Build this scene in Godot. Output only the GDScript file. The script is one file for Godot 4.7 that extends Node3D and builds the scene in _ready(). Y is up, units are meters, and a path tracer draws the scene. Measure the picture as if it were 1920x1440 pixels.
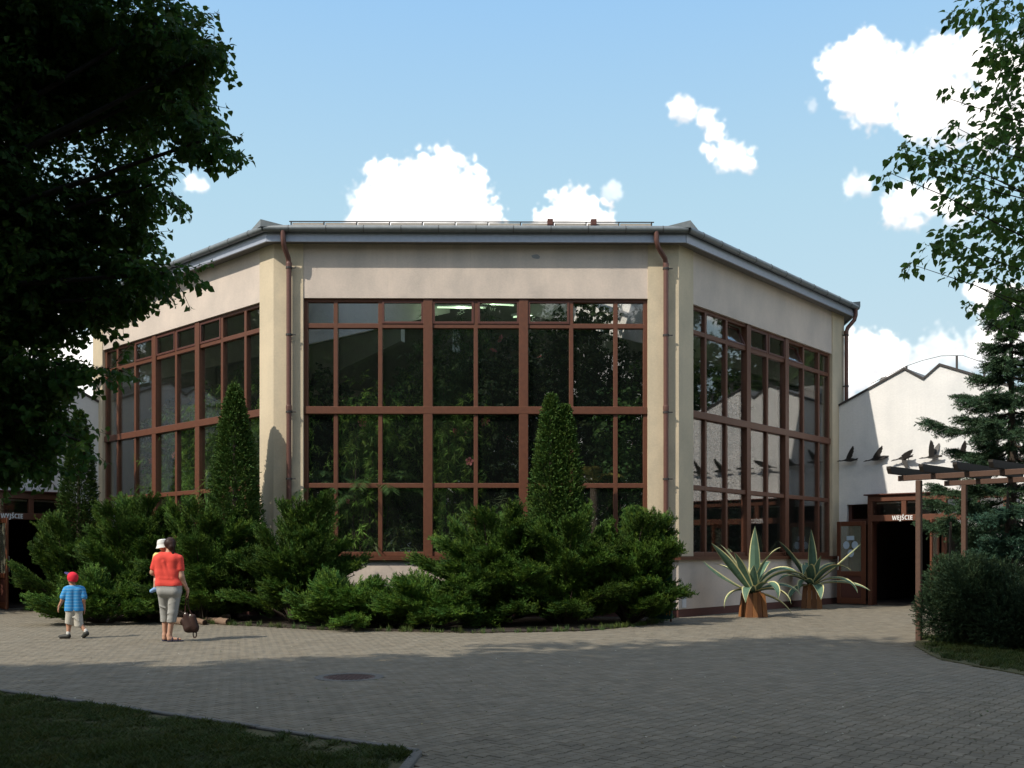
extends Node3D
# A glazed octagonal zoo pavilion in a park, built in metres: y up, the camera at the origin looks along -z.

const EYE := 1.42
const F := 1880.0
const NEAR_PAVERS := 300

var mats := {}
var meshes := {}
var R := RandomNumberGenerator.new()


# ------------------------------------------------------------------ mesh builder
class Mb:
	var v := PackedVector3Array()
	var n := PackedVector3Array()
	var c := PackedColorArray()
	var i := PackedInt32Array()
	var col := Color.WHITE

	func tri(a: Vector3, b: Vector3, d: Vector3) -> void:  # counter-clockwise seen from the front
		var nn := (b - a).cross(d - a).normalized()
		var k := v.size()
		v.append(a); v.append(b); v.append(d)
		n.append(nn); n.append(nn); n.append(nn)
		c.append(col); c.append(col); c.append(col)
		i.append(k); i.append(k + 2); i.append(k + 1)

	func quad(a: Vector3, b: Vector3, d: Vector3, e: Vector3) -> void:
		tri(a, b, d)
		tri(a, d, e)

	func away(p: Array, from: Vector3) -> void:  # a convex face turned away from a point
		var nn: Vector3 = (p[1] - p[0]).cross(p[2] - p[0])
		if nn.dot(p[0] - from) < 0.0:
			p.reverse()
		for k in range(1, p.size() - 1):
			tri(p[0], p[k], p[k + 1])

	func box(p: Vector3, s: Vector3, b := Basis(), ch := 0.0) -> void:
		var h := s * 0.5
		var ax := [b.x, b.y, b.z]
		for a in 3:
			var u := (a + 1) % 3
			var w := (a + 2) % 3
			for sg in [-1.0, 1.0]:
				var q := []
				for e in [[-1, -1], [1, -1], [1, 1], [-1, 1]]:
					q.append(p + ax[a] * (sg * h[a]) + ax[u] * (e[0] * (h[u] - ch)) + ax[w] * (e[1] * (h[w] - ch)))
				away(q, p)
		if ch <= 0.0:
			return
		for a in 3:
			var u := (a + 1) % 3
			var w := (a + 2) % 3
			for su in [-1.0, 1.0]:
				for sw in [-1.0, 1.0]:
					var q := []
					for e in [[0, -1], [0, 1], [1, 1], [1, -1]]:
						q.append(p + ax[a] * (e[1] * (h[a] - ch)) + ax[u] * (su * (h[u] - (ch if e[0] == 1 else 0.0))) + ax[w] * (sw * (h[w] - (ch if e[0] == 0 else 0.0))))
					away(q, p)
		for sx in [-1.0, 1.0]:
			for sy in [-1.0, 1.0]:
				for sz in [-1.0, 1.0]:
					var hx := Vector3(sx * h.x, sy * h.y, sz * h.z)
					var cx := Vector3(sx * ch, sy * ch, sz * ch)
					var q := []
					for a in 3:
						var o := hx - cx
						o[a] = hx[a]
						q.append(p + b * o)
					away(q, p)

	func span(x0: float, x1: float, y0: float, y1: float, z0: float, z1: float, ch := 0.0) -> void:
		box(Vector3((x0 + x1) / 2, (y0 + y1) / 2, (z0 + z1) / 2), Vector3(absf(x1 - x0), absf(y1 - y0), absf(z1 - z0)), Basis(), ch)

	func ring_of(p: Vector3, t: Vector3, up: Vector3, r: float, sides: int) -> int:
		var k := v.size()
		var x := t.cross(up).normalized()
		var y := x.cross(t).normalized()
		for s in sides:
			var a := TAU * s / sides
			var o := x * cos(a) + y * sin(a)
			v.append(p + o * r); n.append(o); c.append(col)
		return k

	func tube(p: Array, r: Array, sides := 8, cap := true) -> void:
		var last := -1
		var up := Vector3.UP
		var t0: Vector3 = (p[1] - p[0]).normalized()
		if absf(t0.dot(up)) > 0.9:
			up = Vector3.FORWARD
		for k in p.size():
			var t: Vector3 = (p[mini(k + 1, p.size() - 1)] - p[maxi(k - 1, 0)]).normalized()
			up = (up - t * up.dot(t)).normalized()
			var here := ring_of(p[k], t, up, r[k] if r.size() > 1 else r[0], sides)
			if last >= 0:
				for s in sides:
					var s2 := (s + 1) % sides
					i.append_array(PackedInt32Array([last + s, last + s2, here + s2, last + s, here + s2, here + s]))
			last = here
		if cap:
			for e in [0, p.size() - 1]:
				var first := v.size() - sides * (p.size() if e == 0 else 1)
				for s in range(1, sides - 1):
					var a := first
					var b := first + s
					var d := first + s + 1
					if e == 0:
						i.append_array(PackedInt32Array([a, d, b]))
					else:
						i.append_array(PackedInt32Array([a, b, d]))

	func prism(poly: PackedVector2Array, z0: float, z1: float, xf := Transform3D()) -> void:
		if Geometry2D.is_polygon_clockwise(poly):
			poly.reverse()
		var t := Geometry2D.triangulate_polygon(poly)
		for k in range(0, t.size(), 3):
			var a := poly[t[k]]
			var b := poly[t[k + 1]]
			var d := poly[t[k + 2]]
			if (b - a).cross(d - a) < 0.0:
				var e := b
				b = d
				d = e
			tri(xf * Vector3(a.x, a.y, z1), xf * Vector3(b.x, b.y, z1), xf * Vector3(d.x, d.y, z1))
			tri(xf * Vector3(a.x, a.y, z0), xf * Vector3(d.x, d.y, z0), xf * Vector3(b.x, b.y, z0))
		for k in poly.size():
			var a := poly[k]
			var b := poly[(k + 1) % poly.size()]
			quad(xf * Vector3(a.x, a.y, z0), xf * Vector3(b.x, b.y, z0), xf * Vector3(b.x, b.y, z1), xf * Vector3(a.x, a.y, z1))

	func plan(poly: PackedVector2Array, y0: float, y1: float) -> void:  # (x, z) outline from y0 up to y1
		prism(PackedVector2Array(Array(poly).map(func(q): return Vector2(q.x, -q.y))), y0, y1, Transform3D(Basis(Vector3.RIGHT, Vector3.FORWARD, Vector3.UP), Vector3.ZERO))

	func lathe(prof: Array, sides: int, xf := Transform3D()) -> void:  # profile of (radius, height), bottom first, outside
		for k in prof.size() - 1:
			var a: Vector2 = prof[k]
			var b: Vector2 = prof[k + 1]
			for s in sides:
				var t0 := TAU * s / sides
				var t1 := TAU * (s + 1) / sides
				var p := [Vector3(a.x * cos(t0), a.y, a.x * sin(t0)), Vector3(a.x * cos(t1), a.y, a.x * sin(t1)), Vector3(b.x * cos(t1), b.y, b.x * sin(t1)), Vector3(b.x * cos(t0), b.y, b.x * sin(t0))]
				if a.x > 1e-5:
					tri(xf * p[0], xf * p[2], xf * p[1])
				if b.x > 1e-5:
					tri(xf * p[0], xf * p[3], xf * p[2])

	func mesh() -> ArrayMesh:
		var arr := []
		arr.resize(Mesh.ARRAY_MAX)
		arr[Mesh.ARRAY_VERTEX] = v
		arr[Mesh.ARRAY_NORMAL] = n
		arr[Mesh.ARRAY_COLOR] = c
		arr[Mesh.ARRAY_INDEX] = i
		var m := ArrayMesh.new()
		m.add_surface_from_arrays(Mesh.PRIMITIVE_TRIANGLES, arr)
		return m


# ------------------------------------------------------------------ scene helpers
func at(px: float, py: float, depth: float) -> Vector3:
	return Vector3((px - 960.0) / F * depth, EYE - (py - 1040.0) / F * depth, -depth)


func ground_at(px: float, py: float) -> Vector3:
	var d := EYE * F / (py - 1040.0)
	return Vector3((px - 960.0) / F * d, 0.0, -d)


func lin(r: float, g: float, b: float, a := 1.0) -> Color:
	return Color(r, g, b, a).linear_to_srgb()


func rr(a: float, b: float) -> float:
	return R.randf_range(a, b)


func put(called: String, m: Mesh, mat: Material, parent: Node3D = null, xf := Transform3D()) -> MeshInstance3D:
	var o := MeshInstance3D.new()
	o.name = called
	o.mesh = m
	o.material_override = mat
	o.transform = xf
	(parent if parent else self).add_child(o, true)
	return o


func node(called: String, parent: Node3D = null, xf := Transform3D()) -> Node3D:
	var o := Node3D.new()
	o.name = called
	o.transform = xf
	(parent if parent else self).add_child(o, true)
	return o


func tag(o: Node3D, label: String, category: String, group := "") -> Node3D:
	o.set_meta("label", label)
	o.set_meta("category", category)
	if group:
		o.set_meta("group", group)
	return o


func thing(called: String, label: String, category: String, xf := Transform3D(), group := "") -> Node3D:
	return tag(node(called, null, xf), label, category, group)


func struct(called: String, m: Mesh, mat: Material, xf := Transform3D()) -> MeshInstance3D:
	var o := put(called, m, mat, null, xf)
	o.set_meta("kind", "structure")
	return o


func move(p: Vector3, turn := 0.0) -> Transform3D:
	return Transform3D(Basis(Vector3.UP, turn), p)


func many(called: String, m: Mesh, mat: Material, xfs: Array, cols: PackedColorArray, parent: Node3D = null) -> MultiMeshInstance3D:
	var mm := MultiMesh.new()
	mm.transform_format = MultiMesh.TRANSFORM_3D
	mm.use_colors = true
	mm.mesh = m
	mm.instance_count = xfs.size()
	for k in xfs.size():
		mm.set_instance_transform(k, xfs[k])
		mm.set_instance_color(k, cols[k])
	var o := MultiMeshInstance3D.new()
	o.name = called
	o.multimesh = mm
	o.material_override = mat
	o.set_meta("kind", "stuff")
	(parent if parent else self).add_child(o, true)
	return o


func noise_tex(freq: float, colors: Array, seed_: int, octaves := 4, size := 512, offs := []) -> NoiseTexture2D:
	var nz := FastNoiseLite.new()
	nz.seed = seed_
	nz.frequency = freq
	nz.noise_type = FastNoiseLite.TYPE_SIMPLEX_SMOOTH
	nz.fractal_octaves = octaves
	var g := Gradient.new()
	g.offsets = PackedFloat32Array(offs if offs else range(colors.size()).map(func(k): return float(k) / (colors.size() - 1)))
	g.colors = PackedColorArray(colors)
	var t := NoiseTexture2D.new()
	t.width = size
	t.height = size
	t.seamless = true
	t.noise = nz
	t.color_ramp = g
	return t


func grey_tex(freq: float, seed_: int, octaves := 3) -> NoiseTexture2D:
	return noise_tex(freq, [Color.BLACK, Color.WHITE], seed_, octaves)


# render on a wall: grain, broad stains and faint rain streaks, as one tile of 6 m
func weathered(called: String, col: Color, seed_: int) -> StandardMaterial3D:
	var nz := FastNoiseLite.new()
	nz.seed = seed_
	nz.frequency = 1.0
	nz.fractal_octaves = 4
	var w := 512
	var im := Image.create(w, w, false, Image.FORMAT_RGB8)
	for y in w:
		var fy := TAU * y / w
		for x in w:
			var fx := TAU * x / w
			var p := Vector3(cos(fx), sin(fx), cos(fy))
			var broad := nz.get_noise_3d(p.x * 1.4, p.y * 1.4, p.z * 0.9 + sin(fy) * 0.7)
			var streak := nz.get_noise_3d(p.x * 17.0, p.y * 17.0, cos(fy) * 0.5 + sin(fy) * 0.35 + 20.0)
			var grain := nz.get_noise_3d(x * 0.21, y * 0.21, 50.0)
			var k := 1.0 + 0.22 * broad + 0.08 * grain - 0.07 * smoothstep(0.15, 0.6, streak) * smoothstep(-0.1, 0.4, broad)
			var c := Color(col.r * k, col.g * k * (1.0 - 0.02 * broad), col.b * k * (1.0 - 0.04 * broad)).linear_to_srgb()
			im.set_pixel(x, y, c)
	var m := StandardMaterial3D.new()
	m.resource_name = called
	m.roughness = 0.93
	m.albedo_texture = ImageTexture.create_from_image(im)
	m.uv1_triplanar = true
	m.uv1_world_triplanar = true
	m.uv1_scale = Vector3.ONE / 6.0
	m.uv1_triplanar_sharpness = 8.0
	m.normal_enabled = true
	var bump := noise_tex(0.42, [Color.BLACK, Color.WHITE], seed_ + 3, 2)
	bump.as_normal_map = true
	bump.bump_strength = 1.6
	m.normal_texture = bump
	m.normal_scale = 0.22
	mats[called] = m
	return m


# a surface with two tones of grain and, if asked, fine relief
func surf(called: String, a: Color, b: Color, rough: float, scale := 1.0, freq := 0.02, relief := 0.0, metal := 0.0, seed_ := 1) -> StandardMaterial3D:
	var m := StandardMaterial3D.new()
	m.resource_name = called
	m.roughness = rough
	m.metallic = metal
	if a == b:
		m.albedo_color = a
	else:
		m.albedo_texture = noise_tex(freq, [a, a.lerp(b, 0.5), b], seed_, 5)
		m.uv1_triplanar = true
		m.uv1_world_triplanar = true
		m.uv1_scale = Vector3.ONE * scale
	if relief > 0.0:
		m.heightmap_enabled = true
		m.heightmap_texture = grey_tex(0.09, seed_ + 7)
		m.heightmap_scale = relief
		m.uv1_triplanar = true
		m.uv1_world_triplanar = true
		m.uv1_scale = Vector3.ONE * scale
	mats[called] = m
	return m


func leafy(called: String, rough := 0.55, back := 0.5) -> StandardMaterial3D:
	var m := StandardMaterial3D.new()
	m.resource_name = called
	m.roughness = rough
	m.vertex_color_use_as_albedo = true
	m.metallic_specular = 0.3
	if back > 0.0:
		m.backlight_enabled = true
		m.backlight = Color(back, back, back).linear_to_srgb()
	m.cull_mode = BaseMaterial3D.CULL_DISABLED
	mats[called] = m
	return m


func facing(dir: Vector3, roll := 0.0) -> Basis:  # -z along dir
	var up := Vector3.UP if absf(dir.normalized().y) < 0.97 else Vector3.RIGHT
	return Basis.looking_at(dir, up) * Basis(Vector3.BACK, roll)


func unit() -> Vector3:
	var z := rr(-1, 1)
	var a := rr(0, TAU)
	var q := sqrt(1 - z * z)
	return Vector3(q * cos(a), z, q * sin(a))


func tint(c: Color, lo: float, hi: float, warm := 0.0) -> Color:  # linear colours for vertices and copies
	var k := rr(lo, hi)
	var w := rr(-warm, warm)
	return Color(c.r * k * (1 + w), c.g * k, c.b * k * (1 - w))


# ------------------------------------------------------------------ sky
const BLOBS := [  # cloud puffs: x, y, radius as seen in the picture, strength
	[800, 345, 66, 1.0], [870, 355, 56, 1.0], [722, 330, 40, 1.0], [700, 390, 60, 1.0], [770, 395, 80, 1.0], [855, 400, 84, 1.0], [915, 410, 34, 1.0], [680, 420, 40, 1.0], [765, 440, 120, 1.0], [860, 440, 90, 1.0], [835, 305, 40, 1.0],
	[1072, 388, 42, 1.0], [1030, 415, 34, 1.0], [1110, 412, 42, 1.0], [1075, 430, 60, 1.0],
	[1622, 98, 52, 1.0], [1580, 122, 46, 1.0], [1602, 170, 50, 1.0], [1640, 205, 52, 1.0], [1700, 152, 66, 1.0], [1762, 115, 60, 1.0], [1830, 112, 66, 1.0], [1905, 150, 90, 1.0], [1785, 200, 88, 1.0], [1855, 232, 66, 1.0], [1720, 228, 46, 1.0], [1660, 132, 56, 1.0], [1940, 230, 80, 1.0],
	[1282, 206, 26, 0.8], [1325, 222, 30, 0.86], [1370, 293, 36, 0.86], [1342, 252, 20, 0.8], [1402, 302, 24, 0.75], [1330, 285, 16, 0.6],
	[1612, 345, 32, 0.62], [1700, 385, 50, 0.9], [1745, 372, 46, 0.9], [1672, 402, 28, 0.8], [1790, 390, 40, 0.8],
	[1855, 565, 44, 0.95], [1905, 590, 66, 1.0], [1830, 542, 24, 0.8], [1880, 640, 60, 0.8],
	[1625, 660, 54, 1.0], [1602, 700, 54, 1.0], [1662, 655, 36, 0.9], [1760, 668, 60, 0.55], [1850, 660, 60, 0.5], [1700, 690, 60, 0.5],
	[370, 345, 22, 0.6], [1528, 195, 12, 0.3], [1150, 360, 22, 0.35],
	[30, 640, 70, 1.0], [130, 690, 80, 1.0], [120, 590, 40, 0.9], [180, 660, 50, 0.9], [20, 280, 60, 0.7],
]


func air(d: Vector3) -> Vector3:
	var s := [[0.0, Vector3(0.66, 0.78, 0.83)], [0.17, Vector3(0.57, 0.755, 0.85)], [0.33, Vector3(0.465, 0.70, 0.858)], [0.48, Vector3(0.340, 0.597, 0.895)], [1.0, Vector3(0.16, 0.35, 0.70)]]
	var y := clampf(d.y, 0.0, 1.0)
	for k in 4:
		if y <= s[k + 1][0]:
			var a: Vector3 = s[k][1]
			return a.lerp(s[k + 1][1], (y - s[k][0]) / (s[k + 1][0] - s[k][0]))
	return s[4][1]


func sky_picture() -> ImageTexture:
	var nz := FastNoiseLite.new()
	nz.seed = 11
	nz.frequency = 1.0
	nz.fractal_octaves = 5
	var w0 := 1024
	var h0 := 512
	var im := Image.create(w0, h0, false, Image.FORMAT_RGBF)
	for y in h0:
		var el := PI * 0.5 - PI * (y + 0.5) / h0
		for x in w0:
			var az := TAU * (x + 0.5) / w0
			var d := Vector3(cos(el) * sin(az), sin(el), -cos(el) * cos(az))
			var c := air(d)
			if d.y < 0.0:
				c = Vector3(0.16, 0.17, 0.14)
			else:
				var a2 := az if az < PI else az - TAU
				var out_ := maxf(smoothstep(0.56, 0.70, absf(a2)), smoothstep(0.56, 0.70, el))
				if out_ > 0.0:
					var p := Vector2(d.x, d.z) / (d.y + 0.28)
					var k := nz.get_noise_3d(p.x * 1.1, p.y * 1.1, 3.0) + 0.35 * nz.get_noise_3d(p.x * 5.0, p.y * 5.0, 9.0)
					var cl := smoothstep(0.02, 0.18, k) * out_
					c = c.lerp(Vector3(1.75, 1.68, 1.56), cl)
			im.set_pixel(x, y, Color(c.x, c.y, c.z))
	im.resize(4096, 2048, Image.INTERPOLATE_BILINEAR)
	var n2 := FastNoiseLite.new()
	n2.seed = 5
	n2.frequency = 0.022
	n2.fractal_octaves = 6
	n2.fractal_gain = 0.55
	for y in range(590, 1024):
		var el := PI * 0.5 - PI * (y + 0.5) / 2048.0
		for xx in range(-370, 370):
			var az := TAU * (xx + 0.5) / 4096.0
			var d := Vector3(cos(el) * sin(az), sin(el), -cos(el) * cos(az))
			var px := 960.0 + F * d.x / -d.z
			var py := 1040.0 - F * d.y / -d.z
			var wx := px + 20.0 * n2.get_noise_2d(px * 0.8 + 500.0, py * 0.8)
			var wy := py + 20.0 * n2.get_noise_2d(px * 0.8, py * 0.8 + 900.0)
			var best := -1.0
			var strong := 0.0
			var under := 0.0
			for b in BLOBS:
				var dx: float = wx - b[0]
				if absf(dx) > b[2] * 1.5:
					continue
				var dy: float = wy - b[1]
				var q: float = 1.0 - sqrt(dx * dx + dy * dy) / b[2]
				if q > best:
					best = q
					under = dy / b[2]
				if q > -0.3:
					strong = maxf(strong, b[3])
			var c := air(d)
			if best > -0.6:
				var fine := n2.get_noise_2d(px * 2.1, py * 2.1 + 300.0)
				var k := best + 0.37 * fine
				var soft := (0.24 + 0.34 * smoothstep(-0.2, 0.5, n2.get_noise_2d(px * 0.25, py * 0.25 + 40.0))) if strong > 0.9 else 0.5
				var cl := smoothstep(0.0, soft, k) * strong
				var body := 1.60 + 0.75 * n2.get_noise_2d(px * 0.7 + 77.0, py * 0.9)
				body = lerpf(body, 0.93, 0.9 * smoothstep(0.15, 0.75, under + 0.6 * n2.get_noise_2d(px * 0.6, py * 0.6 + 150.0)))  # the greyer underside
				c = c.lerp(Vector3(body, body * (0.965 if body > 1.3 else 0.99), body * (0.92 if body > 1.3 else 1.0)), cl)
			im.set_pixel(posmod(xx, 4096), y, Color(c.x, c.y, c.z))
	return ImageTexture.create_from_image(im)


# ------------------------------------------------------------------ leaf and spray shapes
func broad_leaf(m: Mb, base: Vector3, b: Basis, s: float) -> void:  # a folded leaf along -z
	var q := [Vector3(0, 0, 0), Vector3(-0.030, 0.012, -0.022), Vector3(-0.032, 0.010, -0.048), Vector3(0, -0.012, -0.090), Vector3(0.032, 0.010, -0.048), Vector3(0.030, 0.012, -0.022), Vector3(0, 0, -0.04)]
	for k in 6:
		m.tri(base + b * (q[6] * s), base + b * (q[(k + 1) % 6] * s), base + b * (q[k] * s))


func leaf_cluster(seed_: int, count: int, col: Color, size := 1.0) -> ArrayMesh:
	R.seed = seed_
	var m := Mb.new()
	m.col = Color(0.05, 0.035, 0.02)
	m.tube([Vector3.ZERO, Vector3(0.01, -0.01, -0.18), Vector3(0, -0.04, -0.36)], [0.005, 0.004, 0.002], 3, false)
	for k in count:
		var t := rr(0.1, 1.0)
		var p := Vector3(rr(-0.03, 0.03), -0.04 * t * t + rr(-0.03, 0.03), -0.36 * t)
		var side := 1.0 if k % 2 else -1.0
		var d := Vector3(side * rr(0.3, 1.0), rr(-0.9, 0.25), rr(-1.0, 0.2)).normalized()
		m.col = tint(col, 0.75, 1.3, 0.15)
		broad_leaf(m, p + d * 0.03, facing(d, rr(-0.9, 0.9)), size * rr(0.75, 1.15))
	return m.mesh()


func one_leaf(seed_: int) -> ArrayMesh:
	R.seed = seed_
	var m := Mb.new()
	broad_leaf(m, Vector3(0, 0, -0.03), Basis(), 1.0)
	m.tube([Vector3.ZERO, Vector3(0, 0.004, -0.034)], [0.0016, 0.0012], 3, false)
	return m.mesh()


func blade(m: Mb, a: Vector3, d: Vector3, w: float, side: Vector3) -> void:
	var mid := a + d * 0.45
	m.tri(a, mid + side * w, mid - side * w)
	m.tri(mid - side * w, mid + side * w, a + d)


func juniper_spray(seed_: int, shoots: int, length: float, width: float) -> ArrayMesh:
	R.seed = seed_
	var m := Mb.new()
	for k in shoots:
		var t := float(k) / shoots
		var p := Vector3(0, 0.05 * length * sin(t * 3.0), -length * t)
		var sg := 1.0 if k % 2 else -1.0
		var d := Vector3(sg * rr(0.25, 0.7), rr(-0.25, 0.55), -rr(0.6, 1.0)).normalized() * length * rr(0.26, 0.42) * (1.15 - 0.6 * t)
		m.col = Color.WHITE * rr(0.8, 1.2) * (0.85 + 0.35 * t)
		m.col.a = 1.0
		blade(m, p, d, width, d.cross(unit()).normalized())
		blade(m, p + d * 0.35, (d + Vector3(rr(-0.5, 0.5), rr(-0.2, 0.6), rr(-0.6, 0.1)) * d.length()).normalized() * d.length() * 0.7, width * 0.8, d.cross(unit()).normalized())
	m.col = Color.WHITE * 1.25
	blade(m, Vector3(0, 0, -length * 0.85), Vector3(0, 0.02, -length * 0.3), width, Vector3.RIGHT)
	return m.mesh()


func spruce_spray(seed_: int) -> ArrayMesh:  # a side twig with needles all round
	R.seed = seed_
	var m := Mb.new()
	m.col = Color(0.6, 0.5, 0.35)
	m.tube([Vector3.ZERO, Vector3(0, -0.01, -0.3)], [0.005, 0.002], 3, false)
	for k in 40:
		var t := (k + rr(0, 1)) / 40.0
		var a := rr(0, TAU)
		var d := Vector3(cos(a), sin(a) * 0.8 + 0.15, -rr(0.5, 1.1)).normalized() * rr(0.035, 0.06)
		m.col = Color.WHITE * rr(0.75, 1.25)
		m.col.a = 1.0
		blade(m, Vector3(0, -0.01 * t, -0.3 * t), d, 0.0062, d.cross(unit()).normalized())
	return m.mesh()


func willowy_cluster(seed_: int, count: int, l: float, w: float) -> ArrayMesh:  # hanging narrow leaves
	R.seed = seed_
	var m := Mb.new()
	m.col = Color(0.5, 0.4, 0.2)
	m.tube([Vector3.ZERO, Vector3(0, -0.02, -0.2), Vector3(0, -0.10, -0.38)], [0.004, 0.003, 0.002], 3, false)
	for k in count:
		var t := rr(0.05, 1.0)
		var p := Vector3(0, -0.10 * t * t, -0.38 * t)
		var d := Vector3(rr(-0.8, 0.8), rr(-1.0, 0.15), rr(-0.8, 0.1)).normalized()
		var x := d.cross(Vector3.UP).normalized()
		var ll := l * rr(0.7, 1.2)
		m.col = Color.WHITE * rr(0.7, 1.3)
		m.col.a = 1.0
		var p1 := p + d * ll * 0.4
		var p2 := p + d * ll + Vector3(0, -0.25 * ll, 0)
		m.tri(p, p1 - x * w, p1 + x * w)
		m.tri(p1 + x * w, p1 - x * w, p2)
	return m.mesh()


# ------------------------------------------------------------------ plants
func crown_copies(clumps: Array, per: float, lo: float, hi: float, dark: float, droop := 0.35) -> Array:
	var xfs := []
	var cols := PackedColorArray()
	for cl in clumps:
		var c: Vector3 = cl[0]
		var rad: Vector3 = cl[1]
		for k in int(per * cl[2]):
			var u := unit()
			var p := c + rad * u * pow(rr(0.02, 1.0), 0.42)
			var d := Vector3(u.x, u.y * 0.5 - droop, u.z) + unit() * 0.55
			xfs.append(Transform3D(facing(d, rr(-0.8, 0.8)).scaled(Vector3.ONE * rr(lo, hi)), p))
			cols.append(tint(Color(1, 1, 1), 0.75 * dark, 1.25 * dark, 0.12))
	return [xfs, cols]


func limbs(m: Mb, from: Vector3, clumps: Array, r0: float, every := 1) -> void:
	for k in range(0, clumps.size(), every):
		var to: Vector3 = clumps[k][0]
		var mid := from.lerp(to, 0.5) + Vector3(rr(-0.2, 0.2), rr(0.0, 0.35), rr(-0.2, 0.2))
		m.tube([from, from.lerp(mid, 0.5) + Vector3(0, 0.1, 0), mid, to], [r0, r0 * 0.7, r0 * 0.45, r0 * 0.14], 6, false)


func tree(label: String, base: Vector3, h: float, crown_r: float, low: float, scale: float, count: float, dark: float, seed_: int, extra := [], extra_scale := 1.0, fork := 0.0) -> Node3D:
	R.seed = seed_
	var t := thing("leafy_tree", label, "tree", move(base))
	var m := Mb.new()
	m.tube([Vector3(0, -0.1, 0), Vector3(0.03, 0.5, 0), Vector3(0.1, low, 0.05), Vector3(0.0, h * 0.55, 0.1), Vector3(0.1, h * 0.85, 0)], [0.34, 0.24, 0.19, 0.13, 0.04], 9)
	var clumps := []
	for k in 15:
		var a := TAU * k * 0.618
		var y := lerpf(low + 0.8, h - 1.1, k / 14.0)
		var q := crown_r * sqrt(maxf(0.12, 1.0 - pow((y - lerpf(low, h, 0.42)) / (h - low) * 1.75, 2.0)))
		var c := Vector3(cos(a) * q * rr(0.3, 0.72), y, sin(a) * q * rr(0.3, 0.72))
		clumps.append([c, Vector3(q * rr(0.42, 0.6), rr(0.9, 1.5), q * rr(0.42, 0.6)), 1.0])
	limbs(m, Vector3(0.05, low + 0.3, 0.05), clumps, 0.09)
	var near := []
	for e in extra:
		near.append([e[0] - base, e[1], e[2]])
	if near:
		limbs(m, Vector3(0.08, fork, 0.05), near, 0.06, 2)
	put("trunk", m.mesh(), mats.bark, t)
	var got := crown_copies(clumps, count / 15.0, scale * 0.8, scale * 1.25, dark)
	many("crown", meshes.leaf_cluster, mats.leaf, got[0], got[1], t)
	if near:
		var more := crown_copies(near, 1.0, extra_scale * 0.75, extra_scale * 1.15, dark)
		many("bough", meshes.leaf_cluster, mats.leaf, more[0], more[1], t)
	return t


func juniper(label: String, base: Vector3, h: float, r: float, branches: int, per: int, seed_: int, col: Color, lo := 0.3, lean := Vector3.ZERO, called := "juniper_bush") -> void:
	R.seed = seed_
	var t := thing(called, label, "bush", move(base), "junipers in the bed along the pavilion")
	var m := Mb.new()
	var xfs := []
	var cols := PackedColorArray()
	for k in branches:
		var a := TAU * (k * 0.618 + rr(-0.06, 0.06))
		var u := (k + 0.5) / branches
		var tip_y := h * lerpf(lo, 1.0, pow(u, 0.8)) * rr(0.68, 1.12)
		var tip_r := r * lerpf(1.05, 0.40, pow(u, 1.6)) * rr(0.58, 1.2)
		var tip := Vector3(cos(a) * tip_r, tip_y, sin(a) * tip_r) + lean * u
		var mid := Vector3(tip.x * 0.50, tip_y * rr(0.62, 0.92), tip.z * 0.50)
		var start := Vector3(cos(a) * 0.12, 0.0, sin(a) * 0.12)
		var pts := []
		for s in 6:
			var q := s / 5.0
			pts.append(start.lerp(mid, q).lerp(mid.lerp(tip, q), q))
		m.tube(pts, [0.035, 0.028, 0.022, 0.016, 0.010, 0.004], 5, false)
		var fat := rr(0.17, 0.30) * (0.55 + 0.35 * minf(r, 1.5))
		var tone := rr(0.8, 1.2)
		var side := Vector3(-sin(a), 0, cos(a))
		for s in per:
			var q := 1.0 - pow(rr(0.0, 1.0), 1.25) * 0.66
			var p := start.lerp(mid, q).lerp(mid.lerp(tip, q), q)
			var dir := ((tip - mid) * q + (mid - start) * (1 - q)).normalized()
			dir.y *= 0.85
			var width := fat * sqrt(maxf(0.04, 1.0 - q)) * 1.7
			var o := rr(-1.0, 1.0)
			p += side * o * width + Vector3(0, (1.0 - o * o) * 0.05 + rr(-0.09, 0.05), 0) + dir * rr(-0.05, 0.05)
			p.y = maxf(p.y, 0.03)
			dir = (dir.normalized() + side * o * 0.85 + unit() * 0.28 + Vector3(0, 0.12, 0)).normalized()
			xfs.append(Transform3D(facing(dir, rr(-0.5, 0.5)).scaled(Vector3.ONE * rr(0.7, 1.25)), p))
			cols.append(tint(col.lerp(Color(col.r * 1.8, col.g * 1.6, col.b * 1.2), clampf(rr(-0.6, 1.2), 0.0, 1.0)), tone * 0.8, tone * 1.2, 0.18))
	put("stem", m.mesh(), mats.bark, t)
	many("foliage", meshes.juniper_spray, mats.needle, xfs, cols, t)


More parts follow.
